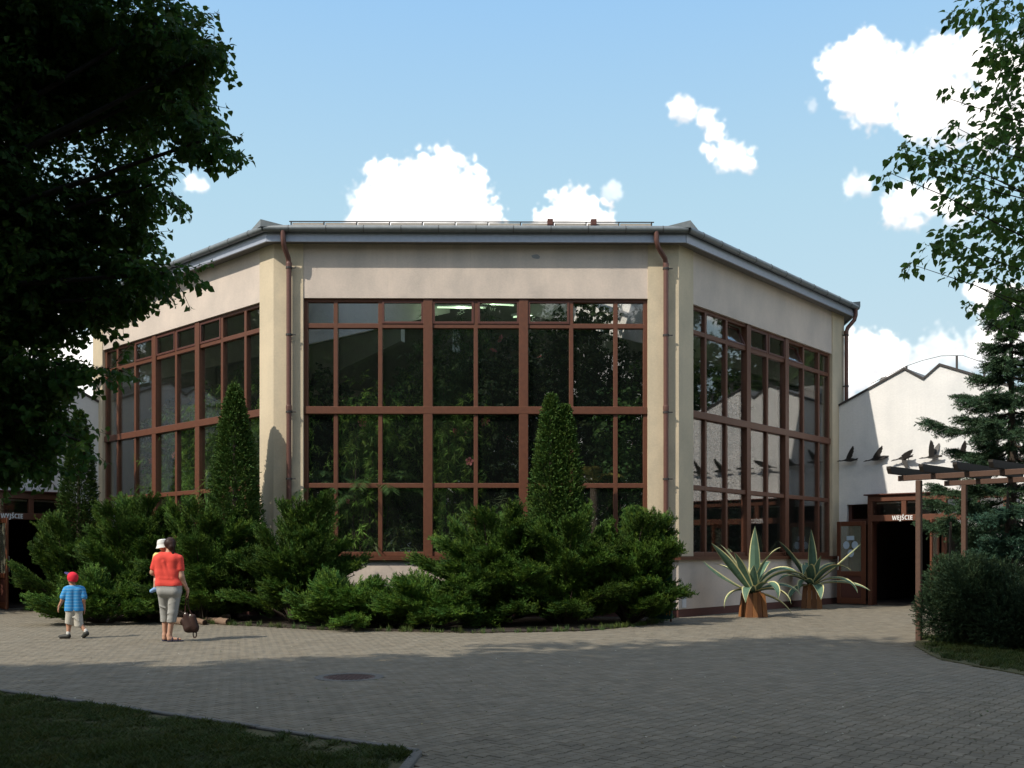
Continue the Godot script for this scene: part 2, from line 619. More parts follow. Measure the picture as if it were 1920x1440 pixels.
func thuja(label: String, base: Vector3, tops: Array, count: int, seed_: int, col: Color) -> void:
	R.seed = seed_
	var t := thing("column_thuja", label, "conifer", move(base), "column thujas against the pavilion")
	var m := Mb.new()
	var xfs := []
	var cols := PackedColorArray()
	for tp in tops:  # [x, z, height, radius]
		var o := Vector3(tp[0], 0, tp[1])
		m.tube([o * 0.3, o + Vector3(0, tp[2] * 0.5, 0), o + Vector3(0, tp[2] * 0.96, 0)], [0.09, 0.05, 0.01], 6, false)
		for k in int(count * tp[3] / 0.6 * tp[2] / 5.0):
			var u := pow(rr(0, 1), 1.12)
			var y: float = tp[2] * (0.04 + 0.95 * u)
			var a := rr(0, TAU)
			var bump := 1.0 + 0.07 * sin(a * 3.0 + y * 4.0) + 0.07 * sin(a * 5.0 - y * 9.0)
			var q: float = tp[3] * pow(1.0 - u, 0.62) * bump * minf(1.0, 0.75 + u * 2.0)
			var k2 := pow(rr(0, 1), 0.3)
			var p := o + Vector3(cos(a) * q * k2, y, sin(a) * q * k2)
			var d := Vector3(cos(a), rr(0.1, 1.1), sin(a)) + unit() * 0.5
			xfs.append(Transform3D(facing(d, rr(0, TAU)).scaled(Vector3.ONE * rr(0.7, 1.15)), p))
			cols.append(tint(col, 0.7, 1.3, 0.2))
	put("stem", m.mesh(), mats.bark, t)
	many("foliage", meshes.thuja_spray, mats.needle, xfs, cols, t)


func spruce(label: String, base: Vector3, h: float, reach: float, first: float, seed_: int, col: Color) -> void:
	R.seed = seed_
	var t := thing("spruce_tree", label, "conifer", move(base))
	var m := Mb.new()
	m.tube([Vector3(0, -0.1, 0), Vector3(0.02, h * 0.5, 0), Vector3(0, h, 0)], [0.13, 0.08, 0.012], 8)
	var xfs := []
	var cols := PackedColorArray()
	var y := first
	var turn := 0.0
	while y < h - 0.15:
		var n := 5
		for b in n:
			turn += TAU / n + rr(-0.2, 0.2)
			var l := reach * (1.0 - y / (h * 1.04)) * rr(0.62, 1.25) * (1.5 if y > 1.95 and y < 2.75 else 0.75 if y < 1.95 else 1.4 if y > 3.7 and y < 4.7 else 1.0)
			if l < 0.12:
				l = 0.12
			var yb := y + rr(-0.12, 0.12)
			var pts := []
			for s in 6:
				var q := s / 5.0
				pts.append(Vector3(cos(turn) * l * q, yb - 0.16 * l * sin(q * 2.6) + 0.10 * l * q * q, sin(turn) * l * q))
			m.tube(pts, [0.028, 0.022, 0.017, 0.012, 0.008, 0.004], 5, false)
			var cnt := int(26 + 115 * l)
			for s in cnt:
				var q := 1.0 - pow(rr(0, 1), 1.2) * 0.88
				var f := q * 5.0
				var k := mini(int(f), 4)
				var p: Vector3 = pts[k].lerp(pts[k + 1], f - k)
				var side := Vector3(-sin(turn), 0, cos(turn)) * (1.0 if s % 2 else -1.0)
				var fwd := Vector3(cos(turn), 0.0, sin(turn))
				var d := (fwd * rr(0.5, 1.0) + side * rr(0.2, 0.9) + Vector3(0, rr(-0.45, 0.25), 0)).normalized()
				p += side * rr(0.0, 0.22) * l * (1.0 - q) + Vector3(0, rr(-0.06, 0.04), 0)
				xfs.append(Transform3D(facing(d, rr(0, TAU)).scaled(Vector3.ONE * rr(0.7, 1.1)), p))
				cols.append(tint(col, 0.75, 1.25, 0.1))
		y += 0.42 * (1.0 - 0.35 * y / h)
	put("trunk", m.mesh(), mats.bark, t)
	many("crown", meshes.spruce_spray, mats.needle, xfs, cols, t)


func palm(label: String, base: Vector3, trunk: float, fronds: int, l: float, seed_: int, col: Color) -> void:
	R.seed = seed_
	var t := thing("indoor_palm", label, "palm", move(base), "palms inside the pavilion")
	var m := Mb.new()
	m.tube([Vector3(0, 0, 0), Vector3(0.02, trunk + 0.1, 0)], [0.13, 0.10], 8)
	put("trunk", m.mesh(), mats.bark, t)
	for f in fronds:
		var a := TAU * f * 0.618 + rr(-0.1, 0.1)
		var e := rr(0.35, 1.25)
		var mf := Mb.new()
		var pts := []
		for s in 9:
			var q := s / 8.0
			pts.append(Vector3(0, l * (sin(e) * q - 0.75 * q * q * cos(e * 0.6)), -l * cos(e) * q * 0.95 - 0.1 * l * q))
		mf.col = tint(col, 0.8, 1.2) * 1.2
		mf.tube(pts, [0.016, 0.014, 0.012, 0.011, 0.009, 0.007, 0.005, 0.004, 0.002], 4, false)
		for s in 46:
			var q := 0.14 + 0.84 * s / 46.0
			var k := mini(int(q * 8.0), 7)
			var p: Vector3 = pts[k].lerp(pts[k + 1], q * 8.0 - k)
			var tang: Vector3 = (pts[k + 1] - pts[k]).normalized()
			for sg in [-1.0, 1.0]:
				var d := (Vector3(sg, -0.25 - rr(0, 0.3), 0) + tang * 0.75).normalized() * l * 0.24 * (1.0 - 0.75 * absf(q - 0.42))
				mf.col = tint(col, 0.7, 1.3, 0.1)
				blade(mf, p, d, 0.013, tang)
		put("frond", mf.mesh(), mats.leaf, t, Transform3D(Basis(Vector3.UP, a), Vector3(0, trunk, 0)))


func house_plant(called: String, label: String, kind: String, base: Vector3, h: float, r: float, count: int, mesh_name: String, scale: float, col: Color, seed_: int, flowers := 0) -> void:
	R.seed = seed_
	var t := thing(called, label, kind, move(base), "plants inside the pavilion")
	var m := Mb.new()
	var clumps := []
	for k in 9:
		var a := TAU * k * 0.618
		var y := h * lerpf(0.35, 0.92, k / 8.0)
		clumps.append([Vector3(cos(a) * r * rr(0.2, 0.65), y, sin(a) * r * rr(0.2, 0.65)), Vector3(r * 0.5, h * 0.17, r * 0.5), 1.0])
	limbs(m, Vector3.ZERO, clumps, 0.035)
	put("stem", m.mesh(), mats.bark, t)
	var got := crown_copies(clumps, count / 9.0, scale * 0.8, scale * 1.2, 1.0, 0.5)
	var cols: PackedColorArray = got[1]
	for k in cols.size():
		cols[k] = Color(cols[k].r * col.r, cols[k].g * col.g, cols[k].b * col.b)
	many("foliage", meshes[mesh_name], mats.leaf, got[0], cols, t)
	for k in flowers:
		var cl: Array = clumps[R.randi() % clumps.size()]
		var u := unit()
		var p: Vector3 = cl[0] + cl[1] * u * 0.98
		put("flower", meshes.hibiscus, mats.petal, t, Transform3D(facing(Vector3(u.x, u.y * 0.4, u.z) + Vector3(0, 0, 0.6), rr(0, TAU)).scaled(Vector3.ONE * rr(0.9, 1.25)), p))


func hibiscus() -> ArrayMesh:
	var m := Mb.new()
	for k in 5:
		var b := Basis(Vector3.BACK, TAU * k / 5.0)
		m.col = Color(0.72, 0.20, 0.22)
		m.tri(b * Vector3(0, 0.004, 0), b * Vector3(-0.035, 0.06, -0.02), b * Vector3(0, 0.05, -0.012))
		m.tri(b * Vector3(0, 0.004, 0), b * Vector3(0, 0.05, -0.012), b * Vector3(0.035, 0.06, -0.02))
		m.col = Color(0.85, 0.34, 0.34)
		m.tri(b * Vector3(-0.035, 0.06, -0.02), b * Vector3(-0.012, 0.088, -0.016), b * Vector3(0, 0.05, -0.012))
		m.tri(b * Vector3(-0.012, 0.088, -0.016), b * Vector3(0.02, 0.086, -0.016), b * Vector3(0, 0.05, -0.012))
		m.tri(b * Vector3(0.02, 0.086, -0.016), b * Vector3(0.035, 0.06, -0.02), b * Vector3(0, 0.05, -0.012))
	m.col = Color(0.8, 0.6, 0.2)
	m.tube([Vector3.ZERO, Vector3(0, 0.005, -0.06)], [0.004, 0.003], 4)
	return m.mesh()


func agave(label: String, xf: Transform3D, leaves: Array, tub_w: float, tub_h: float) -> void:
	# the tub: boards standing round a square, splayed outwards at the foot
	var tub := thing("wooden_tub", label.split("|")[1], "planter", xf, "wooden tubs with agaves")
	var soil := Mb.new()
	var foot := tub_w * 0.62
	for s in 4:
		var turn := Basis(Vector3.UP, s * PI * 0.5)
		for k in 4:
			var pm := Mb.new()
			var x0 := -1.0 + k * 0.5 + 0.02
			var x1 := x0 + 0.46
			var top := tub_w * 0.5
			var zo := 0.012 * (k % 2)
			var q := [Vector3(x0 * foot, 0, foot + zo), Vector3(x1 * foot, 0, foot + zo), Vector3(x1 * top, tub_h + 0.02 * (k % 3), top + zo), Vector3(x0 * top, tub_h + 0.02 * (k % 3), top + zo)]
			var back := q.map(func(p): return p - Vector3(0, 0, 0.03))
			var mid: Vector3 = (q[0] + q[2] + back[0] + back[2]) / 4.0
			pm.away(q.duplicate(), mid)
			pm.away(back.duplicate(), mid)
			for e in 4:
				pm.away([q[e], q[(e + 1) % 4], back[(e + 1) % 4], back[e]], mid)
			put("plank", pm.mesh(), mats.tub_wood if (k + s) % 2 else mats.tub_wood_dark, tub, Transform3D(turn, Vector3.ZERO))
	soil.span(-tub_w * 0.47, tub_w * 0.47, tub_h - 0.12, tub_h - 0.05, -tub_w * 0.47, tub_w * 0.47)
	put("soil", soil.mesh(), mats.soil, tub)
	var t := thing("agave_plant", label.split("|")[0], "agave", Transform3D(xf.basis, xf.origin + xf.basis * Vector3(0, tub_h - 0.05, 0)), "agaves in wooden tubs")
	var core := Mb.new()
	core.col = Color(0.12, 0.17, 0.10)
	core.lathe([Vector2(0.10, 0.0), Vector2(0.13, 0.08), Vector2(0.06, 0.2), Vector2(0.0, 0.24)], 10)
	put("heart", core.mesh(), mats.agave, t)
	for lf in leaves:  # azimuth (0 = +x, 90 = towards +z), rise, length, droop, width, twist
		var m := Mb.new()
		var az := deg_to_rad(lf[0])
		var h := Vector3(cos(az), 0, sin(az))
		var e := deg_to_rad(lf[1] + R.randf_range(-5.0, 5.0))
		var p := h * 0.06 + Vector3(0, 0.06, 0)
		var rows := []
		var n := 14
		for s in n + 1:
			var q := float(s) / n
			var ang: float = e - deg_to_rad(lf[3]) * (pow(q, 1.6))
			var d := h * cos(ang) + Vector3(0, sin(ang), 0)
			var x := Vector3(-sin(az), 0, cos(az)).rotated(d, (lf[5] + 0.45 * sin(az * 7.0)) * q)
			var nn := x.cross(d).normalized()
			if nn.y < 0 and absf(lf[5]) < 0.1 and ang < PI * 0.5 and ang > -PI * 0.5:
				nn = -nn
			var w: float = maxf(lf[4], 0.078) * 2.05 * (0.60 + 1.25 * q - 0.75 * q * q) * (1.0 - pow(q, 2.6)) * 0.85
			w = maxf(w, 0.002)
			var fold := nn * w * 0.35
			rows.append([p - x * w + fold, p - x * w * 0.80 + fold * 0.6, p, p + x * w * 0.80 + fold * 0.6, p + x * w + fold, nn])
			p += (d + x * 0.05 * sin(q * 5.0 + az * 3.0)) * (lf[2] / n)
		for s in n:
			for k in 4:
				m.col = Color(0.62, 0.58, 0.30) if k == 0 or k == 3 else tint(Color(0.10, 0.17, 0.12), 0.9, 1.12)
				var a: Vector3 = rows[s][k]
				var b: Vector3 = rows[s][k + 1]
				var c2: Vector3 = rows[s + 1][k + 1]
				var d2: Vector3 = rows[s + 1][k]
				if (b - a).cross(d2 - a).dot(rows[s][5]) > 0:
					m.quad(a, b, c2, d2)
				else:
					m.quad(b, a, d2, c2)
		put("leaf", m.mesh(), mats.agave, t)


# ------------------------------------------------------------------ bodies: smooth union of tapered capsules, meshed as surface nets
# a bone: [from, to, radius there, radius here]
func flesh(m: Mb, bones: Array, cell: float, k: float, clips := [], stripes := []) -> void:
	var lo := Vector3.ONE * 1e9
	var hi := -lo
	for b in bones:
		var q: float = maxf(b[2], b[3]) + 3.0 * cell
		for e in 2:
			lo = lo.min(b[e] - Vector3.ONE * q)
			hi = hi.max(b[e] + Vector3.ONE * q)
	var nx := int((hi.x - lo.x) / cell) + 2
	var ny := int((hi.y - lo.y) / cell) + 2
	var nz := int((hi.z - lo.z) / cell) + 2
	var f := PackedFloat32Array()
	f.resize(nx * ny * nz)
	f.fill(1.0)
	for b in bones:
		var a: Vector3 = b[0]
		var ab: Vector3 = b[1] - a
		var len2 := maxf(ab.length_squared(), 1e-9)
		var q: float = maxf(b[2], b[3]) + 3.0 * cell + k
		var p0: Vector3 = (a.min(b[1]) - Vector3.ONE * q - lo) / cell
		var p1: Vector3 = (a.max(b[1]) + Vector3.ONE * q - lo) / cell
		var ra: float = b[2]
		var rb: float = b[3]
		for z in range(maxi(0, int(p0.z)), mini(nz - 1, int(p1.z)) + 1):
			for y in range(maxi(0, int(p0.y)), mini(ny - 1, int(p1.y)) + 1):
				var at_ := (z * ny + y) * nx
				for x in range(maxi(0, int(p0.x)), mini(nx - 1, int(p1.x)) + 1):
					var p := lo + Vector3(x, y, z) * cell - a
					var t := clampf(p.dot(ab) / len2, 0.0, 1.0)
					var d := (p - ab * t).length() - lerpf(ra, rb, t)
					var o := f[at_ + x]
					var g := maxf(k - absf(o - d), 0.0)
					f[at_ + x] = minf(o, d) - g * g * 0.25 / k
	for cp in clips:  # [normal, distance]: what lies beyond the plane is cut away
		var cn: Vector3 = cp[0]
		for z in nz:
			for y in ny:
				var at_ := (z * ny + y) * nx
				for x in nx:
					if f[at_ + x] < 4.0 * cell:
						f[at_ + x] = maxf(f[at_ + x], cn.dot(lo + Vector3(x, y, z) * cell) - cp[1])
	var ids := {}
	var base := m.v.size()
	var near := cell * 2.0
	for z in nz - 1:
		for y in ny - 1:
			var at_ := (z * ny + y) * nx
			for x in nx - 1:
				var o := at_ + x
				if absf(f[o]) > near:
					continue
				var inside := 0
				var sum := Vector3.ZERO
				var cnt := 0
				for e in EDGES:
					var fa := f[o + e[0] + e[1] * nx + e[2] * nx * ny]
					var fb := f[o + e[3] + e[4] * nx + e[5] * nx * ny]
					if (fa < 0.0) != (fb < 0.0):
						sum += Vector3(e[0], e[1], e[2]).lerp(Vector3(e[3], e[4], e[5]), fa / (fa - fb))
						cnt += 1
				if cnt:
					ids[o] = m.v.size()
					var local := sum / cnt
					var p := lo + (Vector3(x, y, z) + local) * cell
					var s := nx * ny
					var g := Vector3(f[o + 1] + f[o + 1 + nx] + f[o + 1 + s] + f[o + 1 + nx + s] - f[o] - f[o + nx] - f[o + s] - f[o + nx + s],
						f[o + nx] + f[o + nx + 1] + f[o + nx + s] + f[o + nx + 1 + s] - f[o] - f[o + 1] - f[o + s] - f[o + 1 + s],
						f[o + s] + f[o + s + 1] + f[o + s + nx] + f[o + s + nx + 1] - f[o] - f[o + 1] - f[o + nx] - f[o + 1 + nx])
					m.v.append(p)
					m.n.append(g.normalized())
					var col := m.col
					for st in stripes:
						if fposmod(p.y, st[0]) < st[1] and p.y > st[2]:
							col = st[3]
					m.c.append(col)
	var steps := [1, nx, nx * ny]
	for o in ids:
		for a in 3:
			var fa := f[o]
			var fb := f[o + steps[a]]
			if (fa < 0.0) == (fb < 0.0):
				continue
			var u: int = steps[(a + 1) % 3]
			var w: int = steps[(a + 2) % 3]
			if not (ids.has(o - u) and ids.has(o - w) and ids.has(o - u - w)):
				continue
			var q := [ids[o - u - w], ids[o - w], ids[o], ids[o - u]]
			if fa < 0.0:
				m.i.append_array(PackedInt32Array([q[0], q[2], q[1], q[0], q[3], q[2]]))
			else:
				m.i.append_array(PackedInt32Array([q[0], q[1], q[2], q[0], q[2], q[3]]))

const EDGES := [[0, 0, 0, 1, 0, 0], [0, 1, 0, 1, 1, 0], [0, 0, 1, 1, 0, 1], [0, 1, 1, 1, 1, 1], [0, 0, 0, 0, 1, 0], [1, 0, 0, 1, 1, 0], [0, 0, 1, 0, 1, 1], [1, 0, 1, 1, 1, 1], [0, 0, 0, 0, 0, 1], [1, 0, 0, 1, 0, 1], [0, 1, 0, 0, 1, 1], [1, 1, 0, 1, 1, 1]]


func bone(ax: float, ay: float, az: float, bx: float, by: float, bz: float, ra: float, rb: float) -> Array:
	return [Vector3(ax, ay, az), Vector3(bx, by, bz), ra, rb]


# a relaxed hand: the wrist, where the fingers point, where the thumb side is, which way the palm looks
func hand(m: Mb, wrist: Vector3, along: Vector3, thumb: Vector3, palm_dir: Vector3, s: float, curl: float) -> void:
	var d := along.normalized()
	var side := (thumb - d * thumb.dot(d)).normalized()
	var inn := (palm_dir - d * palm_dir.dot(d) - side * palm_dir.dot(side)).normalized()
	var bones := []
	bones.append([wrist - d * 0.03 * s, wrist + d * 0.02 * s, 0.026 * s, 0.027 * s])
	for f in 4:
		var off := side * (0.030 - 0.020 * f) * s
		var knuckle := wrist + d * (0.085 - 0.004 * absf(f - 1.0)) * s + off
		bones.append([wrist + d * 0.015 * s + off * 0.6, knuckle, 0.016 * s, 0.0125 * s])
		var l: float = [0.075, 0.083, 0.077, 0.060][f] * s
		var dir := d
		var p := knuckle
		for j in 3:
			dir = (dir + inn * curl * (0.6 if j == 0 else 0.9)).normalized()
			var e: Vector3 = p + dir * l * [0.45, 0.31, 0.24][j]
			bones.append([p, e, (0.0098 - 0.0008 * j) * s, (0.0092 - 0.0010 * j) * s])
			p = e
	var t0 := wrist + d * 0.02 * s + side * 0.026 * s
	var t1 := t0 + (d * 0.6 + side * 0.7 + inn * 0.35).normalized() * 0.042 * s
	var t2 := t1 + (d * 0.85 + side * 0.35 + inn * 0.4).normalized() * 0.034 * s
	var t3 := t2 + (d * 0.95 + inn * 0.45).normalized() * 0.026 * s
	bones.append([t0, t1, 0.016 * s, 0.0115 * s])
	bones.append([t1, t2, 0.011 * s, 0.0100 * s])
	bones.append([t2, t3, 0.0100 * s, 0.0082 * s])
	flesh(m, bones, 0.0042 * s, 0.006 * s)


func head(m: Mb, c: Vector3, look: Vector3, s: float) -> void:  # skull, jaw, nose, brows, lips, ears; s = 1 for an adult
	var z := look.normalized()
	var x := Vector3.UP.cross(z).normalized()
	var y := z.cross(x)
	var pt := func(a: float, b: float, d: float) -> Vector3: return c + (x * a + y * b + z * d) * s
	var bones := [
		[pt.call(0, 0.03, -0.02), pt.call(0, 0.035, 0.012), 0.082 * s, 0.076 * s],
		[pt.call(0, -0.02, 0.01), pt.call(0, -0.085, 0.055), 0.066 * s, 0.030 * s],
		[pt.call(-0.028, -0.03, 0.055), pt.call(0.028, -0.03, 0.055), 0.028 * s, 0.028 * s],
		[pt.call(0, 0.005, 0.086), pt.call(0, -0.030, 0.102), 0.008 * s, 0.012 * s],
		[pt.call(-0.040, 0.020, 0.070), pt.call(0.040, 0.020, 0.070), 0.012 * s, 0.012 * s],
		[pt.call(-0.018, -0.062, 0.080), pt.call(0.018, -0.062, 0.080), 0.007 * s, 0.007 * s],
		[pt.call(0.080, 0.015, -0.012), pt.call(0.076, -0.025, -0.006), 0.016 * s, 0.011 * s],
		[pt.call(-0.080, 0.015, -0.012), pt.call(-0.076, -0.025, -0.006), 0.016 * s, 0.011 * s],
	]
	flesh(m, bones, 0.0065 * s, 0.012 * s)
	var keep := m.col
	for e in [-1.0, 1.0]:
		m.col = Color(0.55, 0.52, 0.5)
		m.lathe([Vector2(0, -0.011 * s), Vector2(0.010 * s, -0.004 * s), Vector2(0.010 * s, 0.004 * s), Vector2(0, 0.011 * s)], 8, Transform3D(Basis(), pt.call(0.031 * e, 0.002, 0.078)))
		m.col = Color(0.05, 0.03, 0.02)
		m.lathe([Vector2(0, -0.006 * s), Vector2(0.006 * s, 0.0), Vector2(0, 0.006 * s)], 6, Transform3D(Basis(), pt.call(0.031 * e, 0.002, 0.086)))
	m.col = keep


func people() -> void:
	var skin := leafy("skin", 0.55, 0.0)
	var cloth := leafy("cloth", 0.85, 0.0)
	var hairm := leafy("hair", 0.5, 0.0)
	var shoe := leafy("shoe_leather", 0.5, 0.0)
	# --- the woman, seen from behind, x to the picture's right, +z towards the camera
	var w := thing("person", "woman seen from behind in coral T-shirt and grey cropped trousers, holding a baby", "person", move(Vector3(-5.60, 0, -16.4)))
	var m := Mb.new()
	m.col = Color(0.50, 0.29, 0.20)
	flesh(m, [
		bone(0.0, 1.50, 0.0, 0.0, 1.40, 0.02, 0.054, 0.066),
		bone(-0.10, 1.37, 0.03, 0.08, 1.355, 0.03, 0.085, 0.085), bone(-0.12, 1.33, 0.02, -0.09, 1.0, 0.0, 0.10, 0.10), bone(0.06, 1.32, 0.02, 0.04, 1.0, 0.0, 0.10, 0.10),
		bone(-0.10, 0.95, 0.02, 0.09, 0.93, 0.02, 0.115, 0.115),
		bone(0.165, 1.35, 0.02, 0.20, 1.06, 0.03, 0.058, 0.046), bone(0.20, 1.06, 0.03, 0.285, 0.83, -0.03, 0.044, 0.026),
		bone(-0.20, 1.345, 0.02, -0.275, 1.13, -0.01, 0.056, 0.046), bone(-0.275, 1.13, -0.01, -0.13, 1.10, -0.24, 0.044, 0.028),
		bone(-0.085, 0.90, 0.0, -0.100, 0.48, -0.07, 0.098, 0.062), bone(-0.100, 0.48, -0.07, -0.100, 0.10, -0.06, 0.056, 0.034),
		bone(0.085, 0.90, 0.0, 0.055, 0.48, 0.02, 0.10, 0.064), bone(0.055, 0.48, 0.02, 0.005, 0.10, 0.02, 0.058, 0.036),
		bone(-0.005, 0.10, 0.02, 0.01, 0.05, 0.03, 0.036, 0.034), bone(0.01, 0.045, 0.03, 0.17, 0.035, 0.0, 0.032, 0.022),
		bone(-0.100, 0.10, -0.06, -0.10, 0.05, -0.06, 0.034, 0.033), bone(-0.10, 0.045, -0.06, -0.15, 0.035, -0.21, 0.032, 0.022),
	], 0.012, 0.035)
	head(m, Vector3(0.005, 1.575, -0.01), Vector3(-0.75, 0.0, -0.65), 0.98)
	hand(m, Vector3(0.285, 0.83, -0.03), Vector3(0.02, -1, 0.0), Vector3(-0.3, 0, -1), Vector3(-1, 0, 0.1), 0.95, 0.55)
	hand(m, Vector3(-0.13, 1.10, -0.24), Vector3(0.9, 0.1, -0.2), Vector3(0, 1, 0), Vector3(0, 0.1, 1), 0.95, 0.35)
	put("body", m.mesh(), skin, w)
	m = Mb.new()
	m.col = Color(0.75, 0.085, 0.065)
	flesh(m, [
		bone(0.0, 1.435, 0.005, 0.0, 1.40, 0.02, 0.066, 0.08),
		bone(-0.10, 1.37, 0.03, 0.08, 1.355, 0.03, 0.098, 0.098), bone(-0.125, 1.33, 0.02, -0.10, 1.06, 0.01, 0.118, 0.112), bone(0.065, 1.32, 0.02, 0.045, 1.06, 0.01, 0.118, 0.112),
		bone(-0.10, 1.04, 0.01, 0.065, 1.03, 0.01, 0.118, 0.118), bone(-0.10, 0.95, 0.02, 0.090, 0.93, 0.02, 0.126, 0.128),
		bone(-0.12, 1.12, 0.015, 0.07, 1.115, 0.015, 0.112, 0.112),
		bone(0.16, 1.35, 0.02, 0.185, 1.19, 0.025, 0.072, 0.066), bone(-0.195, 1.345, 0.02, -0.25, 1.205, 0.0, 0.072, 0.066),
		bone(-0.06, 1.30, 0.11, 0.02, 1.05, 0.10, 0.03, 0.03), bone(-0.12, 1.045, 0.112, 0.08, 1.03, 0.113, 0.014, 0.012),
	], 0.012, 0.03, [[Vector3(0.03, -1, 0), -0.905], [Vector3(0, 1, 0), 1.465]])
	put("t_shirt", m.mesh(), cloth, w)
	m = Mb.new()
	m.col = Color(0.34, 0.335, 0.32)
	flesh(m, [
		bone(-0.10, 0.93, 0.02, 0.09, 0.91, 0.02, 0.118, 0.120), bone(-0.085, 0.83, 0.035, 0.09, 0.82, 0.035, 0.112, 0.116),
		bone(-0.088, 0.84, 0.0, -0.102, 0.48, -0.07, 0.112, 0.074), bone(-0.102, 0.48, -0.07, -0.104, 0.25, -0.065, 0.074, 0.064),
		bone(0.088, 0.84, 0.0, 0.058, 0.48, 0.02, 0.112, 0.078), bone(0.058, 0.48, 0.02, 0.030, 0.25, 0.025, 0.078, 0.072),
		bone(0.03, 0.62, 0.085, 0.12, 0.66, 0.075, 0.012, 0.008), bone(0.0, 0.46, 0.085, 0.10, 0.50, 0.07, 0.012, 0.008), bone(-0.15, 0.58, 0.03, -0.06, 0.55, 0.035, 0.010, 0.010), bone(0.0, 0.36, 0.08, 0.07, 0.40, 0.075, 0.010, 0.008),
	], 0.011, 0.022, [[Vector3(0, -1, 0), -0.315], [Vector3(0, 1, 0), 0.965]])
	put("cropped_trousers", m.mesh(), cloth, w)
	m = Mb.new()
	m.col = Color(0.035, 0.016, 0.012)
	flesh(m, [bone(0.01, 1.605, 0.01, 0.0, 1.62, -0.03, 0.096, 0.088), bone(0.03, 1.58, 0.03, 0.045, 1.53, 0.05, 0.075, 0.055), bone(0.06, 1.53, 0.06, 0.085, 1.43, 0.075, 0.040, 0.020), bone(0.05, 1.60, 0.05, 0.06, 1.55, 0.07, 0.05, 0.05)], 0.009, 0.02)
	put("hair", m.mesh(), hairm, w)
	for f in [[Vector3(0.01, 0, 0.03), Vector3(0.19, 0, 0.0), 0.042], [Vector3(-0.10, 0, -0.05), Vector3(-0.15, 0, -0.23), 0.040]]:
		m = Mb.new()
		m.col = Color(0.035, 0.035, 0.06)
		flesh(m, [[f[0] + Vector3(0, 0.012, 0), f[1] + Vector3(0, 0.012, 0), f[2], f[2] * 0.95]], 0.008, 0.01, [[Vector3(0, 1, 0), 0.022], [Vector3(0, -1, 0), 0.0]])
		var fw: Vector3 = (f[1] - f[0]).normalized()
		var sd := fw.cross(Vector3.UP)
		for q in [0.25, 0.72]:
			var c: Vector3 = f[0].lerp(f[1], q)
			m.tube([c - sd * 0.040 + Vector3(0, 0.02, 0), c - sd * 0.025 + Vector3(0, 0.068 - q * 0.02, 0), c + sd * 0.025 + Vector3(0, 0.068 - q * 0.02, 0), c + sd * 0.040 + Vector3(0, 0.02, 0)], [0.010], 6)
		put("sandal", m.mesh(), shoe, w)
	# --- the baby on her arm
	var b := thing("person", "baby in a white sun hat and yellow top carried on the woman's arm", "person", move(Vector3(-5.60, 0, -16.4)))
	m = Mb.new()
	m.col = Color(0.56, 0.33, 0.24)
	flesh(m, [bone(-0.165, 1.46, -0.13, -0.20, 1.40, -0.13, 0.035, 0.05), bone(-0.21, 1.37, -0.14, -0.19, 1.17, -0.15, 0.085, 0.09), bone(-0.19, 1.17, -0.16, -0.24, 1.10, -0.20, 0.07, 0.06),
		bone(-0.24, 1.12, -0.10, -0.225, 0.99, -0.02, 0.052, 0.040), bone(-0.225, 0.99, -0.02, -0.245, 0.87, -0.02, 0.038, 0.028), bone(-0.10, 1.12, -0.26, -0.05, 1.0, -0.22, 0.05, 0.035),
		bone(-0.27, 1.39, -0.12, -0.30, 1.30, -0.20, 0.035, 0.028), bone(-0.30, 1.30, -0.20, -0.24, 1.27, -0.28, 0.027, 0.02), bone(-0.15, 1.38, -0.14, -0.05, 1.37, -0.10, 0.033, 0.022)], 0.009, 0.02)
	head(m, Vector3(-0.150, 1.545, -0.10), Vector3(0.7, -0.1, -0.5), 0.78)
	hand(m, Vector3(-0.05, 1.37, -0.10), Vector3(1, 0.1, 0.3), Vector3(0, 1, 0), Vector3(0, -0.2, 1), 0.5, 0.3)
	hand(m, Vector3(-0.24, 1.27, -0.28), Vector3(0.8, 0, -0.4), Vector3(0, 1, 0), Vector3(0, 0, 1), 0.5, 0.3)
	put("body", m.mesh(), skin, b)
	m = Mb.new()
	m.col = Color(0.66, 0.60, 0.22)
	flesh(m, [bone(-0.205, 1.395, -0.13, -0.20, 1.17, -0.15, 0.094, 0.104), bone(-0.265, 1.395, -0.115, -0.30, 1.325, -0.165, 0.048, 0.043), bone(-0.15, 1.385, -0.14, -0.09, 1.375, -0.12, 0.044, 0.038)], 0.009, 0.02, [[Vector3(0, -1, 0), -1.12], [Vector3(0, 1, 0), 1.455]])
	put("top", m.mesh(), cloth, b)
	m = Mb.new()
	m.col = Color(0.74, 0.73, 0.70)
	m.lathe([Vector2(0.118, -0.055), Vector2(0.112, -0.052), Vector2(0.088, 0.0), Vector2(0.086, 0.03), Vector2(0.074, 0.072), Vector2(0.05, 0.086), Vector2(0.0, 0.09)], 22, Transform3D(Basis(Vector3.BACK, 0.14), Vector3(-0.150, 1.588, -0.10)))
	m.lathe([Vector2(0.0, 0.0), Vector2(0.088, 0.0)], 22, Transform3D(Basis(Vector3.BACK, 0.14), Vector3(-0.150, 1.588, -0.10)))
	put("sun_hat", m.mesh(), cloth, b)
	for f in [[Vector3(-0.245, 0.855, -0.015), Vector3(-0.285, 0.825, 0.035)], [Vector3(-0.05, 0.99, -0.22), Vector3(-0.03, 0.95, -0.26)]]:
		m = Mb.new()
		m.col = Color(0.25, 0.42, 0.70)
		flesh(m, [[f[0], f[1], 0.036, 0.030], [f[0], f[0] + (f[0] - f[1]) * 0.4 + Vector3(0.03, -0.02, 0.02), 0.034, 0.03]], 0.007, 0.012)
		put("shoe", m.mesh(), shoe, b)
